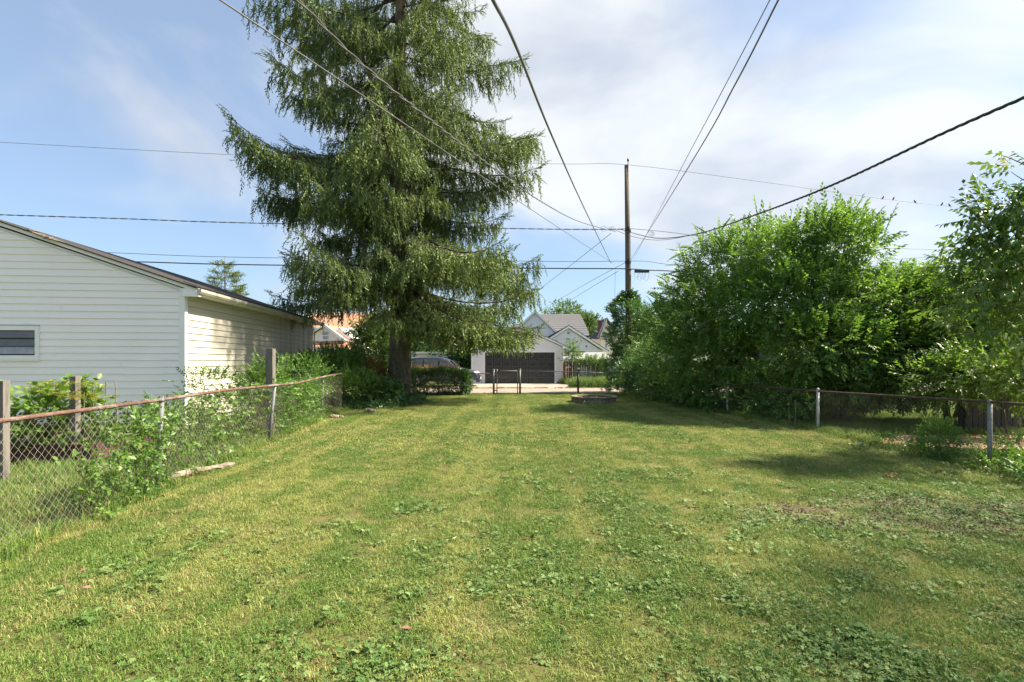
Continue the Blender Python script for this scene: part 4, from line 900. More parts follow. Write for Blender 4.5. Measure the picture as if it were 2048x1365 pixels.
# lean-to roof in front
D = 41.0; pb = Vector((px2(1170, 0, D)[0], D, 0)); h3 = thing('porch', 'low lean-to porch with pale grey shingle roof behind the board fence', 'porch', pb)
x0, zt_ = L2(1126, 705, D+3, pb); x1 = L2(1206, 0, D+3, pb)[0]; x2, zb_ = L2(1225, 718, D, pb); x3 = L2(1124, 0, D, pb)[0]
mb = MB(); mb.add([(x3, 0, zb_), (x2, 0, zb_), (x1, 3, zt_), (x0, 3, zt_), (x3, 0, zb_-.08), (x2, 0, zb_-.08), (x1, 3, zt_-.08), (x0, 3, zt_-.08)], [(0, 1, 2, 3), (7, 6, 5, 4), (0, 4, 5, 1), (1, 5, 6, 2), (0, 3, 7, 4)]); mb.build('roof', M['shingle_slate'], h3)
mb = MB(); mb.box((x3, -.03, zb_-.22), (x2, .03, zb_-.082)); mb.build('fascia', M['trim'], h3)
mb = MB(); mb.box((x3+.2, .2, 0), (x2-1.2, 2.9, zb_-.23)); mb.build('wall', M['far_white'], h3)
mb = MB(); a, z_ = L2(1128, 706, D+2.95, pb); b_, _ = L2(1170, 706, D+2.95, pb); mb.box((a, 2.86, z_+.02), (b_, 2.95, z_+.12)); mb.build('flashing', M['cable'], h3)
# --- cream house with brick chimney
D = 56.0; cb = Vector((px2(1215, 0, D)[0], D, 0)); h4 = thing('house', 'cream two-storey house with brick chimney partly hidden by the ivy pole', 'house', cb)
a = L2(1213, 644, D, cb); l_ = L2(1202, 674, D, cb); r_ = L2(1236, 678, D, cb)
mb = MB(); mb.prism([(l_[0]+.1, 0), (r_[0], 0), (r_[0], r_[1]), (a[0], a[1]), (l_[0]+.1, l_[1])], .03, 3.2); mb.box((l_[0]-.75, 1.0, 0), (l_[0]+.1, 6, l_[1]-.15)); mb.box((a[0]-.5, 1.6, 0), (r_[0]-.01, 7, r_[1]-.01)); mb.build('wall', M['cream'], h4)
mb = MB(); mb.add([(l_[0]-1.15, .9, l_[1]-.12), (l_[0]+.3, .9, l_[1]-.12), (l_[0]+.3, 1.9, l_[1]+.62), (l_[0]-.35, 1.9, l_[1]+.62), (l_[0]-1.15, .9, l_[1]-.22), (l_[0]+.3, .9, l_[1]-.22)], [(0, 1, 2, 3), (0, 4, 5, 1)]); mb.build('side_roof', M['shingle_grey'], h4)
mb = MB(); lap_wall(mb, [(l_[0]+.1, 2.0), (r_[0], 2.0), (r_[0], r_[1]), (a[0], a[1]), (l_[0]+.1, l_[1])], .03, .18); mb.build('siding', M['cream'], h4, kind='stuff')
mb = MB(); mb.prism([(a[0], a[1]), (a[0], a[1]+.35), (l_[0]-.15, l_[1]+.05), (l_[0]-.15, l_[1]-.25)], -.3, 0); mb.build('rake_trim', M['cream'], h4)
mb = MB(); mb.prism([(a[0], a[1]+.36), (a[0], a[1]+.46), (l_[0]-.3, l_[1]+.0), (l_[0]-.3, l_[1]-.1)], -.3, .9); mb.prism([(a[0], a[1]+.36), (a[0], a[1]+.46), (r_[0]+.4, r_[1]+.05), (r_[0]+.4, r_[1]-.1)], -.3, 7); mb.build('roof', M['shingle_slate'], h4)
x0, z1_ = L2(1210.5, 677, D, cb); x1, z0_ = L2(1213.5, 696, D, cb); window(h4, x0, x1, z0_, z1_, 0, gm='glass', fw=.06)
x0, z1_ = L2(1239, 681, D, cb); x1, z0_ = L2(1242, 693, D, cb)
x0, z1_ = L2(1196.5, 644, D+2, cb); x1, z0_ = L2(1204, 672, D+2, cb)
ch = MB(); ch.box((x0, 2, z0_-1), (x1, 2.6, z1_)); ch = ch.build('chimney', M['brick'], h4); b = MB(); b.box((x0-.06, 1.94, z1_), (x1+.06, 2.66, z1_+.14)); b.build('cap', M['brick'], ch)
x, z = L2(1237, 702, D-.3, cb); b = MB(); b.add([(x-1.1, -.6, z-.35), (x+1.4, -.6, z-.35), (x+1.0, 0, z+.15), (x-.2, 0, z+.15)], [(0, 1, 2, 3)]); b.build('bay_roof', M['shingle_grey'], h4)
# --- terracotta-roofed white house on the left
D = 50.0; tb = Vector((px2(690, 0, D)[0], D, 0)); h5 = thing('house', 'white stucco house with terracotta shingle roofs beyond the left garage', 'house', tb)
A_ = lambda px, py, d=D: L2(px, py, d, tb)
x0, _ = A_(600, 0, D+3); x1, _ = A_(727, 0, D+3); _, zt_ = A_(0, 656, D+3); _, zr_ = A_(0, 626, D+6); x2, _ = A_(735, 0, D+3.0)
mb = MB(); mb.box((x0, 3, 0), (x1, 9, zt_)); mb.build('wall', M['stucco'], h5)
mb = MB(); mb.add([(x0, 2.8, zt_), (x1+.4, 2.8, zt_), (x1+.2, 6, zr_), (x0, 6, zr_), (x0, 9.2, zt_), (x1+.4, 9.2, zt_)], [(0, 1, 2, 3), (3, 2, 5, 4), (1, 5, 2)]); mb.build('roof', M['shingle_red'], h5)
mb = MB(); mb.box((x0, 2.76, zt_-.18), (x1+.42, 2.82, zt_)); mb.build('gutter', M['trim'], h5)
x0_, zt_2 = A_(666, 627, D+5.2); x1_, _ = A_(674, 0, D+5.2); zb_2 = A_(0, 648, D+5.2)[1]; mb = MB(); mb.box((A_(682, 0, D+5)[0], 5, zb_2), (A_(686, 0, D+5)[0], 5.5, zt_2+.5)); mb.build('chimney', M['brick'], h5)
# front cross wing: main slope coming down to the right, dormer gable
ap = A_(651, 652); br_ = A_(731, 700); bl_ = A_(600, 700); er = A_(731, 702)
mb = MB(); mb.prism([(ap[0]+1.2, ap[1]-.1), (br_[0], br_[1]), (br_[0]-4.4, br_[1]), (ap[0]+.0, ap[1]-1.4)], .4, 2.95); mb.build('wall', M['stucco'], h5)
mb = MB(); q0 = A_(655, 652, D+3); q1 = A_(731, 702, D+.3); q2 = A_(705, 702, D); q3 = A_(676, 652, D+3)
mb.add([(ap[0]+.1, .0, ap[1]+.05), (ap[0]+1.0, 2.9, ap[1]+.1), (br_[0]+.1, 2.9, br_[1]-.05), (br_[0], 0, br_[1]-.05), (A_(694, 0)[0], -.05, A_(0, 683)[1])], [(0, 4, 3, 2, 1)]); mb.build('roof', M['shingle_red'], h5)
l0 = A_(600, 695); l1 = A_(706, 699); l2 = A_(692, 683); l3 = A_(600, 683)
mb = MB(); mb.add([(l0[0], -.9, l1[1]), (l1[0], -.9, l1[1]), (br_[0], .0, br_[1]-.06), (l2[0], .0, l2[1]), (l3[0], .0, l3[1])], [(0, 1, 2, 3, 4)]); mb.build('lower_roof', M['shingle_red'], h5)
gl = A_(620, 683); gr2 = A_(688, 682)
mb = MB(); mb.prism([(gl[0]-.5, gl[1]), (gr2[0], gr2[1]), (ap[0], ap[1]-.05)], -.04, .3); mb.build('dormer_wall', M['stucco'], h5)
mb = MB()
mb.prism([(ap[0], ap[1]-.12), (ap[0], ap[1]+.16), (gr2[0]+.35, gr2[1]-.0), (gr2[0]+.1, gr2[1]-.12)], -.3, -.045); mb.prism([(ap[0], ap[1]-.12), (ap[0], ap[1]+.16), (gl[0]-.9, gl[1]), (gl[0]-.6, gl[1]-.12)], -.3, -.045); mb.build('rake_trim', M['trim'], h5)
x0, z1_ = A_(646, 664); x1, z0_ = A_(658, 679); window(h5, x0, x1, z0_, z1_, -.04, gm='glass_pale', fw=.07)
x0, _ = A_(600, 0); x1, _ = A_(731, 0); z1_ = A_(0, 701)[1]
mb = MB(); mb.box((x0, -.5, 0), (x1-.1, 2.9, z1_-.1)); mb.build('wall', M['stucco'], h5)
mb = MB(); mb.box((x0, -.98, z1_+.03), (l1[0], -.9, z1_+.25)); mb.build('fascia', M['trim'], h5)
for a, b_ in ((687, 690), (705, 707.5), (716, 718.5)):
    x0, z1_ = A_(a, 706); x1, z0_ = A_(b_, 716); window(h5, x0, x1, z0_, z1_, -.5, gm='glass', mid=False, fw=.04)
# --- small grey house peak seen beside the spruce trunk
D = 60.0; kb = Vector((px2(772, 0, D)[0], D, 0)); h6 = thing('house', 'small dark-roofed house gable glimpsed left of the spruce trunk', 'house', kb)
a = L2(768, 674, D, kb); l_ = L2(756, 681, D, kb); r_ = L2(800, 690, D, kb)
mb = MB(); mb.prism([(l_[0], 0), (r_[0], 0), (r_[0], r_[1]), (a[0], a[1]), (l_[0], l_[1])], .0, 6); mb.build('wall', M['far_white'], h6)
mb = MB(); mb.prism([(a[0], a[1]), (a[0], a[1]+.3), (r_[0]+.4, r_[1]+.1), (r_[0]+.4, r_[1]-.2)], -.3, 6); mb.prism([(a[0], a[1]), (a[0], a[1]+.3), (l_[0]-.5, l_[1]-.1), (l_[0]-.5, l_[1]-.3)], -.3, 6); mb.build('roof', M['shingle_grey'], h6)
# --- old white outbuilding behind the right trees
ob = thing('shed', 'old white-sided outbuilding glimpsed through the right-hand trees', 'shed', (9.6, 15.6, 0), R(-14))
mb = MB(); mb.prism([(-1.9, 0), (1.9, 0), (1.9, 2.4), (0, 3.1), (-1.9, 2.4)], .03, 4); mb.build('wall', M['white_plain'], ob)
mb = MB(); lap_wall(mb, [(-1.9, .1), (1.9, .1), (1.9, 2.4), (0, 3.1), (-1.9, 2.4)], .03, .15); mb.build('siding', M['white_plain'], ob, kind='stuff')
mb = MB(); mb.prism([(0, 3.12), (0, 3.22), (2.2, 2.42), (2.2, 2.3)], -.2, 4.2); mb.prism([(0, 3.12), (0, 3.22), (-2.2, 2.42), (-2.2, 2.3)], -.2, 4.2); mb.build('roof', M['shingle_grey'], ob)
window(ob, -.9, -.2, 1.0, 1.8, .0, gm='glass', fw=.07)

# ================================================================ BOARD FENCES
def board_fence(name, label, p0, p1, h, mat, bw=.14, gap=.012, seed=0, rails=True, front=False, top='flat', names='board'):
    p0 = Vector(p0); p1 = Vector(p1); d = p1-p0; Ln = d.length; t = thing(name, label, 'fence', (p0.x, p0.y, 0), math.atan2(d.y, d.x)); g_ = random.Random(seed); x = 0; first_ = None
    while x < Ln-bw*.5:
        hh = h+g_.uniform(-.03, .03)
        if first_ is None:
            b = MB()
            if top == 'point': b.prism([(0, .04), (bw, .04), (bw, 1-.05), (bw/2, 1), (0, 1-.05)], -.01, .012)
            else: b.prism([(0, .02), (bw, .02), (bw, .985), (bw*.8, 1), (bw*.2, 1), (0, .985)], -.01, .012)
            first_ = b.build(names, M[mat], t); o = first_
        else: o = first_.copy(); COL.objects.link(o)
        o.location = (x, g_.uniform(-.006, .006), 0); o.scale = (1, 1, hh); o.rotation_euler = (0, g_.uniform(-.008, .008), 0); x += bw+gap
    for zz in (.35, h-.35):
        b = MB(); b.box((0, .02, zz), (Ln, .06, zz+.09)); b.build('rail', M[mat], t)
    x = 0
    while x <= Ln: b = MB(); b.box((x-.045, .065, 0), (x+.045, .15, h-.06)); b.build('post', M[mat], t); x += 2.4
    return t
board_fence('board_fence', 'weathered grey vertical board fence right of the far garage', (px2(1150, 0, 35.6)[0], 35.6, 0), (px2(1240, 0, 35.9)[0], 35.9, 0), 1.72, 'wood_fence', bw=.15, seed=1)
gt = board_fence('board_gate', 'narrow red-brown board gate with a small black and white sign beside the far garage', (px2(1128, 0, 35.7)[0], 35.7, 0), (px2(1149, 0, 35.7)[0], 35.7, 0), 1.56, 'wood_red', bw=.14, seed=2); gt['category'] = 'gate'
board_fence('picket_fence', 'red-brown picket fence in front of the terracotta-roofed house', (px2(628, 0, 33)[0], 33, 0), (px2(742, 0, 33.5)[0], 33.5, 0), 1.98, 'wood_red', bw=.085, gap=.055, seed=3, top='point', names='picket')
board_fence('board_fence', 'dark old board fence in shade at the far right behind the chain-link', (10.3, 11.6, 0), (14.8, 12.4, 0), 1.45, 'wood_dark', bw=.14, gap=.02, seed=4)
# sign on the gate: black field with a small white figure above a white strip
sx0, sz1 = px2(1133, 729.5, 35.64); sx1, sz0 = px2(1142, 736.2, 35.64); sg_ = thing('sign', 'small black and white notice screwed to the red-brown gate', 'sign', ((sx0+sx1)/2, 35.64, sz0)); w2 = (sx1-sx0)/2; hh = sz1-sz0
mb = MB(); mb.box((-w2, 0, 0), (w2, .012, hh)); mb.build('backing', M['sign_black'], sg_)
mb = MB(); mb.box((-w2, -.004, 0), (w2, -.0005, hh*.42)); mb.build('white_strip', M['sign_white'], sg_)
mb = MB(); mb.prism([(.045*math.cos(a), hh*.78+.04*math.sin(a)) for a in [i*.785 for i in range(8)]], -.004, -.0005); mb.prism([(-.05, hh*.47), (.05, hh*.47), (.03, hh*.66), (-.03, hh*.66)], -.004, -.0005); mb.build('white_figure', M['sign_white'], sg_)
mb = MB()
for i, (a, b_) in enumerate([(-.13, -.09), (-.07, -.03), (-.01, .04), (.06, .10), (.115, .14)]): mb.box((a, -.006, hh*.13), (b_, -.0045, hh*.28))
mb.build('printed_lines', M['wood_fence'], sg_)
# little white notice on the grey post
x, z = px2(1157.5, 737.5, 35.4); t = thing('sign', 'tiny white plate fixed on the grey board fence', 'sign', (x, 35.4, z)); mb = MB(); mb.box((-.07, 0, -.06), (.07, .01, .06)); mb.build('plate', M['sign_white'], t); mb = MB(); mb.box((-.05, .011, -.5), (.05, .05, .55)); mb.build('backing_board', M['wood_dark'], t)

# ================================================================ UTILITY POLE AND WIRES
PX, PY, PZ = 5.87, 25.8, 11.45
up = thing('utility_pole', 'tall brown wooden utility pole wrapped in ivy at its foot', 'pole', (PX, PY, 0))
mb = MB(); mb.tube([(0, 0, -.2), (0.0, 0, 4), (-.04, 0, 8), (-.10, 0, PZ)], [.18, .16, .135, .105], 12); mb.build('shaft', M['pole'], up, smooth=True)
mb = MB(); mb.tube([(-.06, -.10, PZ-.35), (-.05, -.12, PZ+.12)], .02, 6); mb.tube([(-.05, -.12, PZ+.12), (-.05, -.12, PZ+.20)], .03, 8); mb.build('top_pin', M['black_paint'], up)
mb = MB(); mb.tube([(-.05, -.12, PZ+.18), (-.05, -.12, PZ+.22), (-.05, -.12, PZ+.25), (-.05, -.12, PZ+.30)], [.05, .06, .04, .05], 10); mb.build('insulator', M['insul'], up, smooth=True)
for zz in (8.15, 6.55):
    mb = MB(); mb.tube([(-.03, 0, zz-.05), (-.03, 0, zz+.05)], .16, 12); mb.box((-.06, -.22, zz-.16), (.0, -.13, zz+.16)); mb.build('bracket', M['plastic_dark'], up)
mb = MB(); mb.tube([(0, 0, 6.17), (0, 0, 6.22)], .166, 12); mb.build('orange_band', M['orange'], up)
x0 = W(1270, 541, 25.6).x-PX; mb = MB(); mb.box((.28, -.22, 6.02), (1.0, -.04, 6.16)); mb.build('splice_box', M['cable'], up, bevel=.02)
mb = MB(); g_ = random.Random(3)
for i in range(4):
    x = .28+i*.16; d_ = g_.uniform(.2, .6); mb.tube([(x, -.15, 6.03), (x-.05, -.2, 6.03-d_*.8), (x+.10, -.2, 6.03-d_), (x+.2, -.18, 6.03-d_*.6), (x+.24, -.15, 6.05)], .006, 4)
for i in range(5):
    x = -1.1+g_.uniform(-.2, .3); z = 8.2; r_ = g_.uniform(.07, .15); mb.tube([(x+r_*math.cos(a), -.2, z+r_*math.sin(a)) for a in [k*.6 for k in range(11)]], .005, 4)
for i in range(4):
    x = .9+g_.uniform(-.2, .5); z = 7.95; r_ = g_.uniform(.06, .14); mb.tube([(x+r_*math.cos(a), -.2, z+r_*math.sin(a)) for a in [k*.6 for k in range(11)]], .005, 4)
mb.tube([(-.7, -.15, 6.1), (-.72, -.15, 4.5)], .006, 4); mb.build('loose_drop_wires', M['cable'], up, kind='stuff')
def smooth_path(pts, n=10):
    out_ = []; P = [pts[0]]+list(pts)+[pts[-1]]
    for i in range(1, len(P)-2):
        p0, p1, p2, p3 = P[i-1], P[i], P[i+1], P[i+2]
        for k in range(n):
            t = k/n; out_.append(.5*((2*p1)+(p2-p0)*t+(2*p0-5*p1+4*p2-p3)*t*t+(3*p1-p0-3*p2+p3)*t**3))
    out_.append(pts[-1]); return out_
def wire(label, pts, r, mat='cable', twist=0, name='overhead_wire', strands=1, pitch=.35):
    P = smooth_path([W(*p) for p in pts], 14); base = P[0]; t = None
    mb = MB()
    if strands == 1: mb.tube(P, r, 5)
    else:
        # resample finely and wind the strands round the centre line
        acc = [0]
        for i in range(1, len(P)): acc.append(acc[-1]+(P[i]-P[i-1]).length)
        tot = acc[-1]; m_ = min(420, int(tot/(pitch/7))); ss = np.linspace(0, tot, m_); A = np.array([p[:] for p in P]); C_ = np.stack([np.interp(ss, acc, A[:, k]) for k in range(3)], 1)
        tn = norm(np.gradient(C_, axis=0)); a_ = norm(np.cross(tn, [0, 0, 1.])); b_ = np.cross(a_, tn)
        for s_ in range(strands):
            ph = ss/pitch*2*math.pi+s_*2*math.pi/strands; Q = C_+(a_*np.cos(ph)[:, None]+b_*np.sin(ph)[:, None])*r*1.1; mb.tube([Vector(q) for q in Q], r, 4)
    o = mb.build(name, M[mat], None, smooth=True, off=base); o.location = base
    return tag(o, label, 'wire')
wire('leftmost service wire slanting from the top edge in front of the spruce', [(340, -68, 3.6), (440, 0, 4.0), (800, 242, 6.6), (1060, 418, 12.0), (1226, 527, 25.0)], .0075, 'cable_grey')
wire('curved service wire crossing the spruce and ending at the upper bracket', [(510, -78, 3.6), (595, 0, 4.0), (720, 125, 4.9), (860, 240, 6.5), (985, 335, 9.0), (1085, 405, 13.5), (1160, 444, 19), (1232, 464, 25.5)], .0095, 'cable_grey', strands=2, pitch=.6)
wire('thick pale service cable dropping steeply just right of the spruce', [(955, -62, 3.0), (986, 0, 3.2), (1035, 100, 4.2), (1106, 277, 6.8), (1170, 420, 13), (1222, 527, 25)], .013, 'cable_grey')
wire('thinner of the two parallel wires running from the top edge to the pole', [(1575, -75, 3.6), (1540, 0, 4.0), (1430, 210, 5.7), (1345, 370, 9.5), (1268, 517, 25.5)], .0045, 'cable_grey')
wire('thicker of the two parallel wires running from the top edge to the pole', [(1595, -75, 3.6), (1557, 0, 4.0), (1470, 170, 5.2), (1380, 330, 8.3), (1274, 500, 21), (1262, 520, 25.5)], .008, 'cable_grey')
wire('heavy twisted black service cable sagging from the right edge to the pole', [(2140, 158, 4.0), (2048, 196, 4.5), (1880, 270, 5.46), (1700, 355, 7.08), (1600, 397, 8.4), (1500, 434, 10.55), (1400, 467, 14.0), (1330, 477, 18.1), (1290, 473, 21.5), (1240, 459, 25.7)], .0085, 'cable', strands=3, pitch=.42)
wire('thin topmost wire passing the pole insulator, birds perched on its right half', [(-120, 277, 23.4), (0, 285, 23.7), (580, 315, 24.8), (1100, 328, 25.6), (1253, 330, 25.72), (1500, 361, 26.2), (1764, 398, 26.8), (1930, 416, 27.2), (2200, 440, 28)], .009, 'cable')
wire('twisted second wire from the left frame edge to the upper pole bracket', [(-120, 425, 23.4), (0, 430, 23.7), (250, 438, 24.2), (480, 446, 24.6), (1050, 458, 25.4), (1225, 459, 25.7), (1253, 457, 25.7)], .014, 'cable', strands=2, pitch=.9)
wire('upper bracket wire leaving the pole into the right-hand trees', [(1253, 457, 25.7), (1330, 464, 25.9), (1400, 473, 26), (1500, 482, 26.2), (1850, 499, 26.8), (2100, 497, 27.4)], .013, 'cable')
wire('loop of wire hanging below the upper bracket right of the pole', [(1230, 460, 25.6), (1260, 472, 25.6), (1300, 480, 25.6), (1340, 479, 25.7), (1385, 470, 25.8)], .012, 'cable')
wire('third communication wire from behind the garage to the middle bracket', [(-100, 494, 23.4), (200, 505, 24), (480, 515, 24.6), (1070, 523, 25.4), (1220, 523, 25.6), (1290, 523, 25.7), (1345, 530, 25.9), (1500, 540, 26.2), (1900, 512, 27), (2100, 512, 27.4)], .012, 'cable')
wire('thick black communication cable, lowest of the lines crossing the alley pole', [(-100, 516, 23.4), (265, 524, 24.1), (500, 530, 24.6), (1075, 537, 25.4), (1240, 538, 25.6), (1300, 541, 25.7), (1350, 543, 25.9), (1600, 556, 26.4), (2100, 562, 27.4)], .028, 'cable')
wire('steepest of three thin wires slanting down-left from the pole to far houses', [(1222, 467, 25.7), (1130, 540, 35), (1040, 608, 50)], .014, 'cable')
wire('middle of three thin wires slanting down-left behind the far garage', [(1248, 527, 25.7), (1160, 575, 36), (1064, 632, 53)], .012, 'cable')
wire('lowest of three thin wires slanting down-left over the grey roof', [(1236, 543, 25.7), (1170, 583, 34), (1108, 622, 56)], .012, 'cable')
# birds
def bird(px, py, flip, lab):
    p = W(px, py, 26.8); t = thing('bird', lab, 'bird', p, 0, 'dark birds perched on the top wire'); s_ = flip
    mb = MB(); mb.tube([(-.055*s_, 0, .02), (-.035*s_, 0, .045), (.0, 0, .085), (.03*s_, 0, .125), (.035*s_, 0, .15)], [.012, .03, .042, .03, .012], 8)
    mb.tube([(.022*s_, 0, .135), (.034*s_, 0, .158), (.05*s_, 0, .168)], [.022, .028, .012], 8); mb.build('body', M['bird'], t, smooth=True)
    mb = MB(); mb.tube([(.05*s_, 0, .166), (.078*s_, 0, .160)], [.008, .001], 5); mb.build('beak', M['plastic_dark'], t)
    mb = MB(); mb.add([(-.03*s_, -.014, .04), (-.03*s_, .014, .04), (-.115*s_, .012, -.035), (-.115*s_, -.012, -.035), (-.035*s_, 0, .055)], [(0, 1, 2, 3), (4, 3, 2), (0, 3, 4), (1, 4, 2)]); mb.build('tail', M['bird'], t)
    mb = MB()
    for y in (-.012, .012): mb.tube([(0, y, .05), (.0, y, .0)], .004, 4)
    mb.build('leg', M['plastic_dark'], t)
bird(1766, 399, 1, 'leftmost of five dark birds on the top wire'); bird(1787, 401, 1, 'second bird from the left on the top wire'); bird(1830, 407, -1, 'middle bird of five, alone on the wire'); bird(1884, 412, 1, 'fourth bird, left of the last close pair'); bird(1899, 414, -1, 'rightmost bird on the wire nearest the leafy tree')

# ================================================================ SUV BEHIND THE HEDGE
cx = px2(960, 0, 32.5)[0]; car = thing('parked_car', 'dark blue-grey sport utility vehicle parked in the alley behind the hedge, nose to the right', 'car', (cx-2.4, 32.5, 0))
def car_body():
    # cross sections along x: (x, z_bottom, z_belt, z_top, half width belt, half width top)
    secs = [(-2.38, .45, .95, 1.0, .80, .62), (-2.28, .34, 1.08, 1.62, .90, .66), (-2.0, .30, 1.12, 1.80, .93, .70), (-1.0, .28, 1.12, 1.86, .95, .73), (.0, .28, 1.10, 1.84, .95, .73), (.45, .28, 1.09, 1.74, .95, .70), (.85, .28, 1.08, 1.42, .95, .72), (1.2, .30, 1.08, 1.13, .94, .80), (1.9, .32, 1.00, 1.05, .91, .74), (2.25, .36, .86, .92, .84, .62), (2.40, .44, .66, .70, .74, .5)]
    V = []; F = []
    for (x, zb, zm, zt, wb_, wt) in secs:
        V += [(x, -wb_*.9, zb), (x, -wb_, zb+.18), (x, -wb_, (zb+zm)/2), (x, -wb_*.985, zm), (x, -wt, zt-.05), (x, -wt*.75, zt), (x, wt*.75, zt), (x, wt, zt-.05), (x, wb_*.985, zm), (x, wb_, (zb+zm)/2), (x, wb_, zb+.18), (x, wb_*.9, zb)]
    n = 12
    for i in range(len(secs)-1):
        for j in range(n): F.append((i*n+j, (i+1)*n+j, (i+1)*n+(j+1) % n, i*n+(j+1) % n))
    F += [tuple(range(n)), tuple(reversed([(len(secs)-1)*n+j for j in range(n)]))]
    b = MB(); b.add(V, F); return b
body = car_body().build('body', M['car_paint'], car, smooth=True); sm = body.modifiers.new('sub', 'SUBSURF'); sm.levels = 1; sm.render_levels = 2
for s_ in (-1, 1):
    for pts in ([(-1.95, 1.17), (-1.1, 1.16), (-1.1, 1.68), (-1.85, 1.66)], [(-1.0, 1.16), (-.15, 1.15), (-.15, 1.68), (-1.0, 1.69)], [(-.05, 1.15), (.95, 1.13), (.45, 1.56), (-.05, 1.66)]):
        def yy(z): return s_*(.945+(.74-.945)*(z-1.1)/.7+.012)
        b = MB(); b.add([(x, yy(z), z) for x, z in pts]+[(x, yy(z)-s_*.02, z) for x, z in pts], [(0, 1, 2, 3), (0, 4, 5, 1), (1, 5, 6, 2), (2, 6, 7, 3), (3, 7, 4, 0)]); b.build('side_window', M['glass'], car)
b = MB(); b.add([(.62, -.66, 1.63), (.62, .66, 1.63), (1.17, .76, 1.14), (1.17, -.76, 1.14)], [(0, 1, 2, 3)]); b.build('windshield', M['glass'], car)
for s_ in (-1, 1):
    b = MB(); b.tube([(-1.9, s_*.66, 1.84), (-1.8, s_*.66, 1.91), (.1, s_*.66, 1.90), (.25, s_*.66, 1.83)], .02, 6); b.build('roof_rail', M['chrome'], car)
    b = MB(); b.tube([(1.95, s_*.74, .88), (2.15, s_*.70, .86), (2.30, s_*.60, .80)], [.05, .09, .06], 8); b.build('headlight', M['lamp'], car, smooth=True)
    b = MB(); b.box((.72, s_*.93, 1.12), (.90, s_*1.10, 1.27)) if s_ > 0 else b.box((.72, -1.10, 1.12), (.90, -.93, 1.27)); b.build('mirror', M['car_paint'], car, bevel=.03)
    for x in (1.5, -1.45):
        b = MB(); b.tube([(x, s_*.72, .36), (x, s_*.74, .36), (x, s_*.93, .36), (x, s_*.955, .36)], [.30, .36, .36, .31], 20); wh = b.build('wheel', M['tyre'], car, smooth=False); b = MB(); b.tube([(x, s_*.95, .36), (x, s_*.965, .36)], [.22, .2], 16); b.build('rim', M['chrome'], wh)
b = MB(); b.box((2.30, -.55, .50), (2.43, .55, .70)); b.build('grille', M['plastic_dark'], car, bevel=.03)
b = MB(); b.box((2.435, -.26, .44), (2.45, .26, .58)); b.build('licence_plate', M['sign_white'], car)
b = MB(); b.box((2.2, -.86, .28), (2.46, .86, .43)); b.build('bumper', M['plastic_dark'], car, bevel=.05)
# white low roof behind the car
p = W(846, 704, 40); t = thing('shed', 'low white-roofed shed behind the parked car', 'shed', (p.x, 40, 0)); mb = MB(); mb.box((-.9, 0, 0), (1.6, 2, p.z-.2)); mb.build('wall', M['far_white'], t); mb = MB(); mb.box((-1.1, -.25, p.z-.16), (1.8, 2.2, p.z)); mb.build('roof', M['trim'], t)

# ================================================================ GARDEN BEHIND THE LEFT FENCE
def post(px, top, D_, w_, h_lab, mat='wood_grey'):
    a = W(px, top, D_); b = MB(); b.box((-w_/2, -w_/2, -.1), (w_/2, w_/2, a.z), Matrix.Identity(4)); o = b.build('wooden_post', M[mat], None, bevel=.004); o.location = (a.x, D_, 0); return tag(o, h_lab, 'post')
post(541.5, 698, 11.2, .15, 'weathered square wooden post between the left fence and garage wall')
post(6, 762, 6.9, .10, 'sunlit wooden post at the left frame edge behind the rusty rail')
post(150, 753, 8.1, .10, 'short wooden post top showing above the yellow-green garden plants')
rb = thing('raised_bed', 'dark brown raised garden bed under the vegetable plants', 'planter', (-7.9, 7.9, 0), R(5))
for lo, hi in (((-1.3, -.03, 0), (1.35, .03, .30)), ((-1.3, 1.5, 0), (1.35, 1.56, .30)), ((-1.33, .03, 0), (-1.27, 1.5, .30)), ((1.32, .03, 0), (1.38, 1.5, .30))):
    b = MB(); b.box(lo, hi); b.build('side_board', M['bed_wood'], rb, bevel=.004)
b = MB(); b.box((-1.26, .04, .0), (1.31, 1.49, .24)); b.build('soil', M['interior'], rb)
for i, (px, D_, top, ln) in enumerate(((112, 8.2, 762, .0), (168, 8.3, 772, 0), (186, 8.3, 766, .01), (208, 8.5, 764, .04), (238, 8.6, 762, -.08))):
    a = W(px, top, D_); b = MB(); b.tube([(0, 0, 0), (ln*a.z*.6, 0, a.z)], .008, 5); o = b.build('garden_stake', M['bark_dark'] if i < 1 else M['orange'] if 0 else M['log']); o.location = (a.x, D_, 0)
    tag(o, ['darkest thin stake in the vegetable bed, left of the others', 'thin cane just left of the centre of the vegetable bed', 'thin cane beside the yellow flowers in the vegetable bed', 'leaning cane right of the yellow flowers', 'rightmost leaning cane of the vegetable bed'][i], 'stake', 'thin canes in the vegetable bed')
leafy('vegetable_plant', 'broad-leaved squash plant with yellow flowers in the raised bed', 'plant', (-7.7, 8.4, 0), [((-7.6, 8.3, .75), (.45, .35, .28)), ((-7.3, 8.4, .9), (.35, .3, .2)), ((-7.4, 8.3, .5), (.7, .45, .22))], 120, 'big', 'lf_vine', .012, 3, seed=31, up=.8)
leafy('vegetable_plant', 'low green leafy plant at the left end of the raised bed', 'plant', (-8.6, 8.2, 0), [((-8.4, 8.2, .55), (.5, .45, .28)), ((-8.0, 8.0, .4), (.5, .4, .22))], 190, 'weed', 'lf_vine', .012, 3, seed=32, up=.8)
fl = MB(); g_ = random.Random(6)
for i in range(9):
    c_ = W(g_.uniform(120, 205), g_.uniform(778, 800), 7.95)
    for k in range(5):
        a = k*1.257; fl.add([c_, c_+Vector((.035*math.cos(a), -.01, .035*math.sin(a))), c_+Vector((.035*math.cos(a+.7), -.01, .035*math.sin(a+.7)))], [(0, 1, 2)])
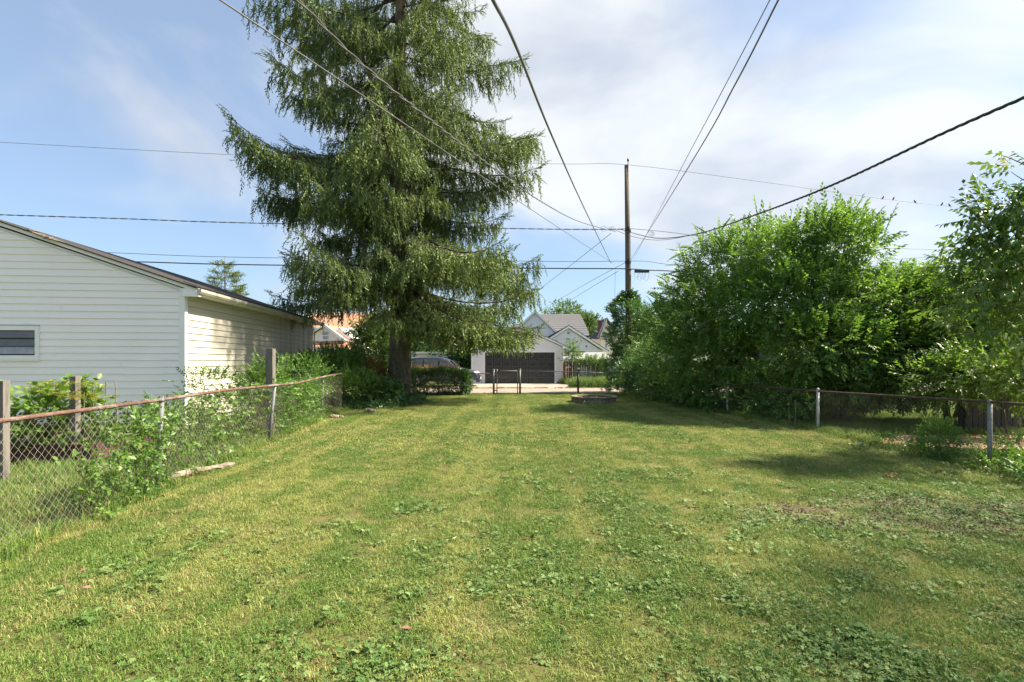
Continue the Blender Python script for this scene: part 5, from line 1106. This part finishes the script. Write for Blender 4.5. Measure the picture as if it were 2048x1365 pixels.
tag(fl.build('squash_flowers', M['yellow'], kind='stuff'), 'small yellow flowers among the squash leaves')
dl = thing('dill_plant', 'feathery dill with wide yellow-green flower heads beside the squash', 'plant', (-7.9, 8.0, 0))
mb = MB(); P_, D_ = [], []; g_ = random.Random(8)
for (px, py) in ((85, 771), (65, 778), (110, 768), (140, 772), (165, 770), (195, 776), (130, 790), (95, 786), (175, 795), (205, 800)):
    c_ = W(px+g_.uniform(-5, 5), py, 7.9+g_.uniform(-.2, .2)); st = Vector((-7.9+g_.uniform(-.4, .5), 8.0, .2)); mb.tube([st, st.lerp(c_, .6)+Vector((.05, 0, .1)), c_-Vector((0, 0, .05))], [.006, .005, .003], 4)
    for k in range(26):
        a = g_.uniform(0, 6.28); r_ = .15*math.sqrt(g_.random()); e = c_+Vector((r_*math.cos(a), r_*math.sin(a), .04-.9*r_*r_)); P_.append(e[:]); D_.append((math.cos(a), math.sin(a), .3)); mb.tube([c_-Vector((0, 0, .05)), e], .0015, 3, cap=False)
mb.build('stem', M['lf_dill'], dl, off=(-7.9, 8, 0)); V, T_, tt = scatter(TW['tiny'], np.array(P_), np.array(D_, float), .35, .6); mesh_np('flower_head', V, T_, tt, M['lf_dill'], dl, 'stuff', off=(-7.9, 8, 0))

# vines and weeds on the left fence
def fence_vine(label, y0, y1, n, seed, zmax=1.15, mat='lf_vine', tpl='vine', off=0.0, fx_=left_x, sp=.10, zfn=None, smin=.6, smax=1.2, cat='vine'):
    g = np.random.default_rng(seed); base = Vector((float(fx_(y0)), y0, 0)); t = thing('climbing_vine', label, cat, base); y = y0+(y1-y0)*g.beta(1.6, 1.6, n); z = g.uniform(.02, 1, n)**.9*zmax
    if zfn is not None: z = z*zfn((y-y0)/(y1-y0))
    x = fx_(y)+off+g.normal(0, sp, n); P = np.stack([x, y, z], 1); D = norm(np.stack([g.normal(.35 if fx_ is left_x else -.35, .5, n), g.normal(0, .7, n), g.normal(.15, .5, n)], 1))
    mb = MB(); gr_ = random.Random(seed)
    for i in range(max(4, n//35)):
        a = y0+(y1-y0)*gr_.random(); q = [Vector((float(fx_(a))+off+gr_.uniform(-.03, .03), a, 0))]
        for k in range(6): q.append(q[-1]+Vector((gr_.uniform(-.04, .04), gr_.uniform(-.16, .16), zmax/6.5)))
        mb.tube(q, [.007, .006, .005, .005, .004, .003, .002], 4)
    mb.build('stem', M['bark_dark'], t, off=base)
    V, T_, tt = scatter(TW[tpl], P, D, smin, smax, roll=1.0, tint=np.clip(g.normal(.5, .25, n), 0, 1), g=g); mesh_np('foliage', V, T_, tt, M[mat], t, 'stuff', off=base); return t
fence_vine('tangled green vine covering the nearest left fence panel', 4.95, 6.35, 150, 41, zfn=lambda f: .55+.5*f, smin=.45, smax=.85)
fence_vine('sparser reddish-tipped vine high on the left fence before its first post', 5.6, 6.6, 120, 42, zmax=1.0, mat='lf_weed', tpl='weed')
fence_vine('thin vine climbing between the first and second left fence posts', 6.6, 10.0, 150, 43, zmax=1.1, mat='lf_vine', off=-.15)
fence_vine('thick weedy vine covering the left fence beyond its second post', 10.3, 14.6, 620, 44, zmax=1.15, mat='lf_weed', tpl='weed', off=-.05)
for i, (c_, r_, n_, tp, mt, lab, z_) in enumerate([
    ((-6.6, 9.8, .35), (.9, .5, .45), 320, 'weed', 'lf_weed', 'low rounded weed bush at the near corner of the white garage', 1),
    ((-6.2, 12.0, .45), (.9, .9, .55), 420, 'weed', 'lf_weed', 'dark leafy weeds along the foot of the garage side wall', 1),
    ((-5.7, 11.6, .85), (.45, .5, .75), 330, 'broad_small', 'lf_vine', 'upright leafy sapling right of the square wooden post', 1),
    ((-6.5, 10.9, 1.15), (.65, .3, .16), 60, 'broad_small', 'lf_vine', 'long arching leafy branch left of the square wooden post', 1),
    ((-6.2, 14.8, .9), (.9, 1.1, .85), 620, 'weed', 'lf_weed', 'bushy weeds filling the gap between garage and left fence', 1),
    ((-6.5, 18.4, 1.0), (1.3, 1.3, 1.05), 1500, 'broad_small', 'lf_weed', 'rounded green bush at the back corner of the left garage', 1),
    ((-6.9, 21.0, 1.15), (1.3, 1.2, 1.15), 1100, 'broad_small', 'lf_vine', 'yellow-green bush behind, left of the spruce trunk', 1),
    ((-5.5, 17.4, .62), (.9, .9, .65), 1300, 'hedge', 'lf_weed', 'dark low bush where the left fence ends', 1),
    ((-5.0, 18.5, .45), (.95, .8, .55), 1200, 'ivy', 'lf_ivy', 'mound of ivy left of the spruce foot', 1)]):
    blobs = [(c_, r_)]; g_ = random.Random(i)
    for k in range(4): blobs.append(((c_[0]+g_.uniform(-.7, .7)*r_[0], c_[1]+g_.uniform(-.5, .5)*r_[1], max(.15, c_[2]*g_.uniform(.5, 1.35))), tuple(q*g_.uniform(.35, .6) for q in r_)))
    leafy('bush', lab, 'bush', (c_[0], c_[1], 0), blobs, n_, tp, mt, .018, 3, seed=60+i, smin=.7, smax=1.15, low=-.4)
leafy('bush', 'reddish-leaved bush just left of the spruce trunk', 'bush', (-5.6, 19.9, 0), [((-5.6, 20.0, 1.15), (.6, .5, .5)), ((-5.2, 19.6, .8), (.5, .4, .4))], 420, 'broad_small', 'lf_rust', .018, 3, seed=75)
leafy('sapling', 'pale green large-leaved sapling left of the spruce trunk', 'tree', (-6.7, 24.5, 0), [((-6.7, 24.5, 2.0), (.8, .7, 1.1)), ((-6.6, 24.3, 3.0), (.55, .5, .8)), ((-7.2, 24.6, 2.6), (.5, .5, .5)), ((-6.1, 24.4, 1.6), (.5, .5, .6))], 420, 'big', 'lf_bright', .04, 1, seed=76, smin=.8, smax=1.3)
# ivy carpet at the foot of the spruce
g = np.random.default_rng(77); n = 2600; a = g.uniform(0, 6.283, n); r_ = np.sqrt(g.uniform(0, 1, n)); x = -5.0+1.75*r_*np.cos(a); y = 19.0+2.3*r_*np.sin(a)+.25*(x+5); z = np.clip(.42*(1-r_)+g.uniform(-.05, .12, n), .03, 1)
kk = x > left_x(y)-.2; P = np.stack([x, y, z], 1)[kk]; V, T_, tt = scatter(TW['ivy'], P, norm(g.normal(0, 1, (len(P), 3))*[1, 1, .4]+[0, 0, .4]), .5, 1.0, g=g)
o = mesh_np('ivy_ground_cover', V, T_, tt, M['lf_ivy'], None, 'stuff'); tag(o, 'low carpet of ivy spreading round the spruce foot')
tr_ = thing('climbing_vine', 'ivy creeping up the base of the spruce trunk', 'vine', (-4.5, 20.5, 0)); n = 520; a = g.uniform(3.3, 6.6, n); z = g.uniform(0, 1, n)**1.8*2.2; rr_ = .56+.12*np.exp(-z*2)
V, T_, tt = scatter(TW['ivy'], np.stack([-4.52+rr_*np.cos(a), 20.5+rr_*np.sin(a), z], 1), norm(np.stack([np.cos(a), np.sin(a), g.normal(.4, .5, n)], 1)), .4, .85, g=g); mesh_np('foliage', V, T_, tt, M['lf_ivy'], tr_, 'stuff', off=(-4.5, 20.5, 0))
# clipped dark hedge
hd = thing('hedge', 'dense dark clipped hedge with reddish tips right of the spruce trunk', 'hedge', (-3.4, 24.1, 0)); n = 8500
u = g.uniform(-1, 1, (n, 3)); ax = g.integers(0, 3, n); sg2 = np.sign(g.uniform(-1, 1, n)); u[np.arange(n), ax] = sg2*g.uniform(.82, 1.03, n); sup = (np.abs(u)**4).sum(1)**.25; u = u/np.maximum(1, sup[:, None])*1.02
P = np.stack([-3.56+1.50*u[:, 0], 24.15+.62*u[:, 1], .56+.56*u[:, 2]+.05*np.sin(u[:, 0]*7)], 1); ok = P[:, 2] > .03
V, T_, tt = scatter(TW['hedge'], P[ok], norm(u[ok]*[.7, 1, 1]+g.normal(0, .45, (ok.sum(), 3))+[0, 0, .2]), .8, 1.5, tint=np.clip(g.normal(.35, .2, ok.sum()), 0, 1), g=g); mesh_np('foliage', V, T_, tt, M['lf_dark'], hd, 'stuff', off=(-3.4, 24.1, 0))
n = 210; P = np.stack([g.uniform(-4.9, -2.5, n), g.uniform(23.7, 24.6, n), g.uniform(1.10, 1.30, n)], 1); V, T_, tt = scatter(TW['hedge'], P, norm(g.normal(0, .4, (n, 3))+[0, 0, 1]), .7, 1.2, g=g); mesh_np('reddish_new_growth', V, T_, tt, M['lf_rust'], hd, 'stuff', off=(-3.4, 24.1, 0))
mb = MB(); g_ = random.Random(5)
for i in range(6): x = -4.6+i*.45; mb.tube([(x, 24.15, 0), (x+g_.uniform(-.1, .1), 24.15, .6), (x+g_.uniform(-.2, .2), 24.15, 1.0)], [.02, .014, .006], 5)
mb.build('stem', M['bark_dark'], hd, off=(-3.4, 24.1, 0))

# ================================================================ RIGHT TREES
def T3(px, py, D_): v = W(px, py, D_); return (v.x, v.y, v.z)
def blobs_px(lst): return [(T3(px, py, D_), (r_, r_*.9, rz_)) for px, py, D_, r_, rz_ in lst]
leafy('mulberry_tree', 'tall bushy mulberry with upright top shoots, highest crown of the right-hand thicket', 'tree', (9.4, 14.6, 0), blobs_px([(1690, 506, 14, 1.15, 1.0), (1640, 496, 14.5, 1.1, .9), (1560, 526, 15, 1.2, 1.0), (1692, 474, 14, .5, .6), (1600, 596, 14, 1.3, 1.1), (1700, 616, 13.6, 1.3, 1.1), (1790, 610, 14, .9, .8), (1800, 628, 13.5, 1.2, 1.0), (1640, 688, 13.4, 1.4, 1.0), (1730, 708, 13.2, 1.2, 1.0), (1520, 608, 15, 1.2, 1.1)]), 5200, 'broad', 'lf_right', .11, 3, seed=81, shoots=90, inner=.3)
leafy('mulberry_tree', 'broad leafy tree left of the tallest mulberry, pinnate fronds hanging at its left', 'tree', (8.0, 17.5, 0), blobs_px([(1440, 534, 17, 1.3, 1.1), (1380, 594, 18, 1.2, .9), (1500, 504, 17, 1.1, .9), (1450, 624, 16.5, 1.5, 1.2), (1370, 651, 18, 1.4, .9), (1500, 691, 16, 1.3, 1.1), (1420, 711, 17, 1.4, 1.0)]), 3400, 'broad', 'lf_right', .10, 3, seed=82, shoots=60, inner=.3, extra=[('pinn', 420, 1.1)])
leafy('tree_of_heaven', 'ferny-leaved low tree behind the ivy-covered pole foot', 'tree', (7.0, 21.8, 0), blobs_px([(1365, 650, 21, 1.2, .75), (1325, 710, 22, 1.1, .8), (1360, 720, 20, 1.4, .8), (1400, 690, 19, 1.2, 1.0)]), 900, 'broad_small', 'lf_right', .07, 2, seed=83, inner=.4, extra=[('pinn', 700, 1.0)])
leafy('leafy_tree', 'sunlit yellow-green tree between the mulberry and the right frame edge', 'tree', (11.8, 13.6, 0), blobs_px([(1900, 620, 13.2, 1.2, .9), (1960, 590, 13, 1.1, .9), (1860, 690, 12.6, 1.1, .9), (1940, 700, 12.2, 1.1, .9), (2030, 650, 12.5, 1.3, 1.1), (1850, 600, 14, 1.0, .8), (2040, 560, 13, 1.1, .9)]), 3400, 'broad', 'lf_bright', .09, 3, seed=84, inner=.3, shoots=25)
leafy('leafy_bush', 'shaded green undergrowth behind the dark rail, left part', 'bush', (7.6, 17, 0), blobs_px([(1400, 770, 17, 1.1, .7), (1460, 790, 15.8, .9, .6), (1520, 780, 15, 1.0, .6), (1340, 760, 19.5, 1.1, .7), (1580, 790, 14, .8, .5)]), 1700, 'broad_small', 'lf_right', .03, 3, seed=85)
leafy('leafy_bush', 'loose low branches behind the middle of the dark rail', 'bush', (8.3, 13.2, 0), blobs_px([(1640, 770, 13.4, .9, .55), (1720, 770, 13, .9, .55), (1800, 765, 12.8, .9, .55), (1590, 800, 13.6, .6, .45), (1680, 815, 13.2, .6, .35), (1850, 770, 12.4, .8, .5)]), 1050, 'broad', 'lf_bright', .03, 3, seed=86, rnd=.6)
leafy('leafy_bush', 'leafy branches overhanging the dark board fence at the right', 'bush', (10.6, 10.9, 0), blobs_px([(1900, 760, 11.2, .8, .45), (1970, 740, 10.8, .8, .5), (2040, 760, 10.6, .8, .5)]), 620, 'broad', 'lf_bright', .03, 2, seed=87)
# near right tree
NT = thing('leafy_tree', 'nearest tree at the right frame edge with large glossy drooping leaves', 'tree', (10.0, 8.6, 0)); nb_ = Vector((10.0, 8.6, 0))
bl = blobs_px([(2030, 470, 8.0, .75, .6), (1985, 540, 8.4, .65, .5), (2060, 560, 8.0, .9, .7), (1990, 430, 8.2, .45, .4), (2090, 430, 8, .6, .6), (2050, 330, 8.2, .28, .4), (1960, 610, 8.6, .55, .35), (2050, 660, 8.3, .8, .5)])
bl_off = [((11.4, 9.4, 4.4), (1.0, 1.0, .8))]
g_ = random.Random(90); mb = MB(); fork = Vector((9.8, 8.4, 1.9)); limb(mb, nb_-Vector((0, 0, .1)), fork, .15, .11, g_, .04, 10)
for c_, r_ in bl+bl_off:
    pts = limb(mb, fork, Vector(c_), .05, .014, g_, .12, 6, 7)
    for q in range(5):
        a_ = pts[g_.randint(3, 7)]; limb(mb, a_, a_+Vector((g_.gauss(-.3, .5)*r_[0], g_.gauss(0, .7)*r_[1], g_.gauss(.2, .6)*r_[2])), .012, .004, g_, .1, 4, 4)
mb.build('trunk', M['bark_grey'], NT, smooth=True, off=nb_)
gg = np.random.default_rng(91); P1, D1, T1 = blob_points(bl, 560, gg, .25, .1, .55); P2, D2, T2 = blob_points(bl_off, 160, gg, .35, .2, .5)
V, T_, tt = scatter(TW['near'], np.concatenate([P1, P2]), np.concatenate([D1, D2]), .75, 1.2, tint=np.concatenate([T1, T2]), g=gg)
# the nearest leaves become single parts
lv, lt = leaf_tpl(.13, .072, .2, .3); lms = []
for i in range(6):
    me = bpy.data.meshes.new('leaf'); v6 = [(0, 0, 0), (.024, .03, .006), (.034, .065, .004), (.018, .105, -.018), (0, .135, -.045), (-.018, .105, -.018), (-.034, .065, .004), (-.024, .03, .006), (0, .065, -.006), (0, .03, -.002), (0, .105, -.028)]
    me.from_pydata(v6, [], [(0, 1, 9), (1, 2, 8, 9), (2, 3, 10, 8), (3, 4, 10), (0, 9, 7), (9, 8, 6, 7), (8, 10, 5, 6), (10, 4, 5)]); a = me.attributes.new('tint', 'FLOAT', 'POINT'); a.data.foreach_set('value', np.full(11, (.15+.15*i), np.float32)); me.materials.append(M['lf_near']); me.update(); lms.append(me)
vis = [q for q in range(len(P1)) if 1880 < 1024+1024*P1[q][0]/P1[q][1] < 2050]; vis = sorted(vis, key=lambda q: P1[q][1])[:100]; cnt = 0
for q in vis:
    for s_ in (1, -1, .3):
        if cnt >= 290: break
        o = bpy.data.objects.new('leaf', lms[cnt % 6]); COL.objects.link(o); o.parent = NT; p = Vector(P1[q])+Vector(D1[q])*.1*abs(s_)-nb_; o.location = p
        d_ = (Vector(D1[q])*.6+Vector((s_*.5, gg.normal(0, .3), -.75))); o.rotation_euler = d_.to_track_quat('Y', 'Z').to_euler(); o.scale = (1, 1, 1); cnt += 1
mesh_np('foliage', V, T_, tt, M['lf_near'], NT, 'stuff', off=nb_)
leafy('leafy_tree', 'tall tree beside the right fence just outside the frame, shading the clover in the foreground', 'tree', (9.6, 3.2, 0), [((8.9, 3.4, 4.2), (1.4, 1.5, 1.1)), ((9.4, 4.6, 5.0), (1.3, 1.2, 1.1)), ((9.3, 2.4, 5.6), (1.5, 1.5, 1.2)), ((9.8, 3.6, 6.8), (1.6, 1.6, 1.3)), ((9.0, 1.2, 4.6), (1.5, 1.4, 1.2)), ((9.8, 1.6, 7.4), (1.5, 1.5, 1.3)), ((10.4, 2.8, 8.5), (1.5, 1.5, 1.2)), ((9.2, -.4, 6.0), (1.5, 1.5, 1.3))], 900, 'near', 'lf_near', .16, 1, seed=89, inner=.3)
# ivy on the pole and dark shrub mass at its foot
iv = thing('climbing_vine', 'column of ivy climbing the utility pole from the fence corner', 'vine', (PX, PY, 0)); n = 3600; z = gg.uniform(0, 1, n)**.85*5.0; a = gg.uniform(0, 6.283, n); wd_ = np.interp(z, [0, 1.2, 2.2, 3.2, 4.2, 5.0], [1.2, .9, .72, .80, .72, .15])*1.22*(.55+.45*gg.uniform(0, 1, n))*(1+.3*np.sin(z*4+a))
V, T_, tt = scatter(TW['ivy'], np.stack([PX-.02+wd_*np.cos(a), PY-.1+wd_*np.sin(a), z+.05], 1), norm(np.stack([np.cos(a), np.sin(a), gg.normal(.35, .4, n)], 1)), .7, 1.45, tint=np.clip(gg.normal(.5, .25, n), 0, 1), g=gg); mesh_np('foliage', V, T_, tt, M['lf_ivy'], iv, 'stuff', off=(PX, PY, 0))
mb = MB(); mb.tube([(.2, -.2, 0), (.1, -.2, 2), (-.12, -.16, 4.6)], [.03, .025, .01], 6); mb.build('stem', M['bark_dark'], iv)
leafy('ivy_bush', 'dark glossy ivy mound at the foot of the utility pole', 'bush', (5.6, 23.6, 0), [((5.6, 23.8, .9), (.75, 1.0, .85)), ((5.9, 22.6, .8), (.8, 1.0, .8)), ((6.3, 21.2, .75), (.75, 1.0, .7)), ((5.9, 24.4, 1.6), (.6, .6, .8)), ((6.9, 22.5, 1.5), (.9, 1.0, .8))], 3000, 'ivy', 'lf_ivy', .03, 3, seed=95, inner=.6)
fence_vine('dark leafy vine covering the far half of the right fence', 15.6, 21.6, 1200, 96, zmax=.98, mat='lf_right', tpl='ivy', fx_=right_x, sp=.16, off=.05)
fence_vine('sparse vine hanging on the right fence between its two white posts', 12.0, 15.4, 170, 97, zmax=.9, mat='lf_right', tpl='vine', fx_=right_x, off=.2)
leafy('bush', 'round green bush growing through the right fence before the clay patch', 'bush', (6.95, 8.35, 0), [((6.95, 8.35, .28), (.26, .26, .28)), ((7.03, 8.45, .44), (.2, .2, .18)), ((6.85, 8.3, .16), (.22, .22, .16))], 400, 'tiny', 'lf_weed', .012, 4, seed=98, smin=.8, smax=1.4)
leafy('bush', 'weedy tangle round the nearest right fence post', 'bush', (7.2, 7.3, 0), [((7.1, 7.4, .10), (.4, .3, .14)), ((7.3, 6.9, .12), (.45, .4, .16)), ((6.9, 6.5, .1), (.35, .4, .14)), ((7.6, 7.3, .14), (.4, .3, .14))], 520, 'tiny', 'lf_weed', .01, 4, seed=99, smin=1.0, smax=1.9)
leafy('bush', 'low weeds trailing along the foot of the right fence', 'bush', (7.1, 9.6, 0), [((7.0, 9.2, .08), (.25, .8, .1)), ((8.2, 8.4, .15), (.9, .3, .15))], 300, 'tiny', 'lf_weed', .008, 3, seed=100, smin=1, smax=1.6, limbs=False)
leafy('lawn_weed', 'dark dried weed tuft standing in the lawn near the right fence', 'weed', (6.05, 8.95, 0), [((6.05, 8.95, .09), (.08, .05, .1)), ((6.25, 8.95, .03), (.16, .05, .03))], 26, 'tiny', 'lf_dark', .006, 2, seed=101)
for i, (px, py, h_, lab) in enumerate(((1577, 862, .55, 'tallest dry stalk left of the white fence post'), (1590, 850, .62, 'dry stalk with a seed head, middle of three by the white post'), (1630, 862, .6, 'thin dry stalk just left of the white fence post'))):
    D_ = 12.3; p = W(px, py, D_); mb = MB(); mb.tube([(0, 0, 0), (.02, 0, h_*.6), (.0, 0, h_)], [.008, .006, .004], 5); mb.tube([(0, 0, h_), (.0, 0, h_+.03)], [.02, .012], 6); o = mb.build('dry_stalk', M['log']); o.location = (p.x, D_, 0); tag(o, lab, 'stalk', 'dry stalks by the right fence')
# background trees
def far_tree(label, px, py, D_, r_, n, seed, mat='lf_far', base_px=None):
    c = W(px, py, D_); g_ = random.Random(seed); blobs = [((c.x, c.y, c.z), (r_, r_, r_*.85))]
    for k in range(6): blobs.append(((c.x+g_.uniform(-.9, .9)*r_, c.y+g_.uniform(-.6, .6)*r_, c.z+g_.uniform(-.7, .35)*r_), (r_*g_.uniform(.4, .65),)*3))
    leafy('tree', label, 'tree', (c.x, c.y, 0), blobs, n, 'far', mat, .22, 1, seed=seed, inner=.5, smin=.8, smax=1.5, group='background trees beyond the alley')
far_tree('bright green tree right of the spruce trunk beyond the alley', 838, 680, 48, 2.6, 1500, 111, 'lf_bright')
far_tree('green tree left of the spruce trunk behind the sapling', 752, 680, 55, 3.0, 1100, 112, 'lf_bright')
far_tree('rounded tree rising behind the grey-roofed house', 1128, 645, 78, 3.6, 1400, 113)
far_tree('tree filling the gap between grey-roofed and cream houses', 1172, 668, 72, 3.0, 1300, 114)
far_tree('dark leafy tree behind the parked car, left of the far garage', 915, 700, 42, 2.2, 1500, 115, 'lf_ivy')
far_tree('hazy tree right of the utility pole', 1300, 660, 62, 3.2, 1200, 116, 'lf_bright')
far_tree('tree behind the spruce boughs, left of the far garage peak', 980, 690, 70, 4.2, 1300, 117)
far_tree('dark tree top above the back corner of the left garage', 640, 660, 62, 1.6, 500, 118)
far_tree('tree behind the spruce trunk, middle of the background row', 800, 690, 75, 4.0, 1300, 119)
far_tree('tree far right beyond the right-hand thicket', 1750, 660, 40, 5.0, 1300, 120)
far_tree('leafy tree behind the cream house', 1255, 690, 75, 3.4, 1000, 121)
# vines on the far board fence
leafy('climbing_vine', 'yellow-green vine spilling over the top of the grey board fence', 'vine', (W(1195, 0, 35.5).x, 35.4, 0), [(T3(1190, 724, 35.4), (.7, .2, .22)), (T3(1200, 738, 35.4), (.28, .15, .5)), (T3(1178, 722, 35.4), (.5, .2, .18)), (T3(1212, 722, 35.4), (.4, .2, .15))], 260, 'broad', 'lf_bright', .02, 2, seed=122)
leafy('climbing_vine', 'pale green vine with tall shoots above the red-brown gate', 'vine', (W(1142, 0, 35.4).x, 35.3, 0), [(T3(1140, 716, 35.3), (.55, .2, .22)), (T3(1142, 703, 35.3), (.3, .2, .5)), (T3(1150, 690, 35.3), (.12, .1, .45)), (T3(1155, 718, 35.3), (.4, .2, .2))], 230, 'broad', 'lf_bright', .02, 2, seed=123)

# ================================================================ SMALL THINGS ON THE LAWN
def log_(label, p0, p1, r0, r1, seed):
    p0 = Vector(p0); p1 = Vector(p1); g_ = random.Random(seed); mb = MB(); n = 14; pts = []; rs = []
    for i in range(n): f = i/(n-1); pts.append(p0.lerp(p1, f)+Vector((g_.uniform(-.012, .012), g_.uniform(-.015, .015), g_.uniform(-.01, .01)+.02*math.sin(f*5)))-p0); rs.append((r0+(r1-r0)*f)*g_.uniform(.8, 1.15)*(1 if 0 < i < n-1 else .55))
    mb.tube(pts, rs, 9)
    for i in range(len(mb.v)): v = mb.v[i]; mb.v[i] = (v[0]+g_.uniform(-.006, .006), v[1]+g_.uniform(-.006, .006), v[2]*.85+g_.uniform(-.006, .006))
    o = mb.build('log', M['log'], None); o.location = p0; return tag(o, label, 'log')
log_('long weathered driftwood-like log lying in the lawn by the left fence', (-4.50, 6.72, .05), (-4.22, 7.75, .06), .062, .05, 1)
log_('short split log at the lawn edge below the fence-end bush', (-5.02, 14.1, .05), (-4.72, 14.35, .04), .07, .04, 2)
log_('short log near the ivy left of the spruce foot', (-4.55, 15.9, .06), (-4.18, 15.75, .04), .08, .05, 3)
dlf = MB(); g_ = random.Random(12)
for i in range(26):
    c_ = Vector((g_.gauss(0, .05), g_.gauss(0, .035), g_.uniform(.015, .055))); a = g_.uniform(0, 6.28); Mx = Matrix.Translation(c_) @ Matrix.Rotation(a, 4, 'Z') @ Matrix.Rotation(g_.uniform(-.9, .9), 4, 'X'); vs = [Mx @ Vector(p) for p in ((0, 0, 0), (.02, .02, .008), (.004, .05, 0), (-.016, .024, .008))]; dlf.add(vs, [(0, 1, 2), (0, 2, 3)])
o = dlf.build('leaf_clump', M['dry_leaf']); o.location = (5.17, 6.97, .0); tag(o, 'small clump of bright orange-brown dead leaves on the bare patch', 'leaves')
g_ = random.Random(15)
for i, (px, py, lab) in enumerate(((712, 1120, 'reddish fallen leaf on the lawn left of centre'), (1222, 1131, 'pale pink fallen leaf on the clover right of centre'), (165, 1152, 'dull purple fallen leaf near the lower left'), (176, 1187, 'small orange fallen leaf at the lower left below the purple one'), (814, 1270, 'rusty fallen leaf low in the centre of the lawn'))):
    D_ = 1638/(py-722); p = W(px, py, D_); b = MB(); b.add([(0, -.04, .0), (.03, -.005, .012), (.022, .03, .006), (0, .055, .0), (-.022, .03, .008), (-.03, -.005, .014), (0, 0, -.002)], [(0, 1, 6), (1, 2, 6), (2, 3, 6), (3, 4, 6), (4, 5, 6), (5, 0, 6)]); o = b.build('fallen_leaf', M['dull_leaf']); o.scale = (.6, .6, .6); o.location = (p.x, D_, .04); o.rotation_euler = (g_.uniform(-.3, .3), g_.uniform(-.3, .3), g_.uniform(0, 6)); tag(o, lab, 'leaf')
tot = sum(len(o.data.polygons) for o in bpy.data.objects if o.type == 'MESH'); print('POLYS', tot, 'OBJ', len(bpy.data.objects))
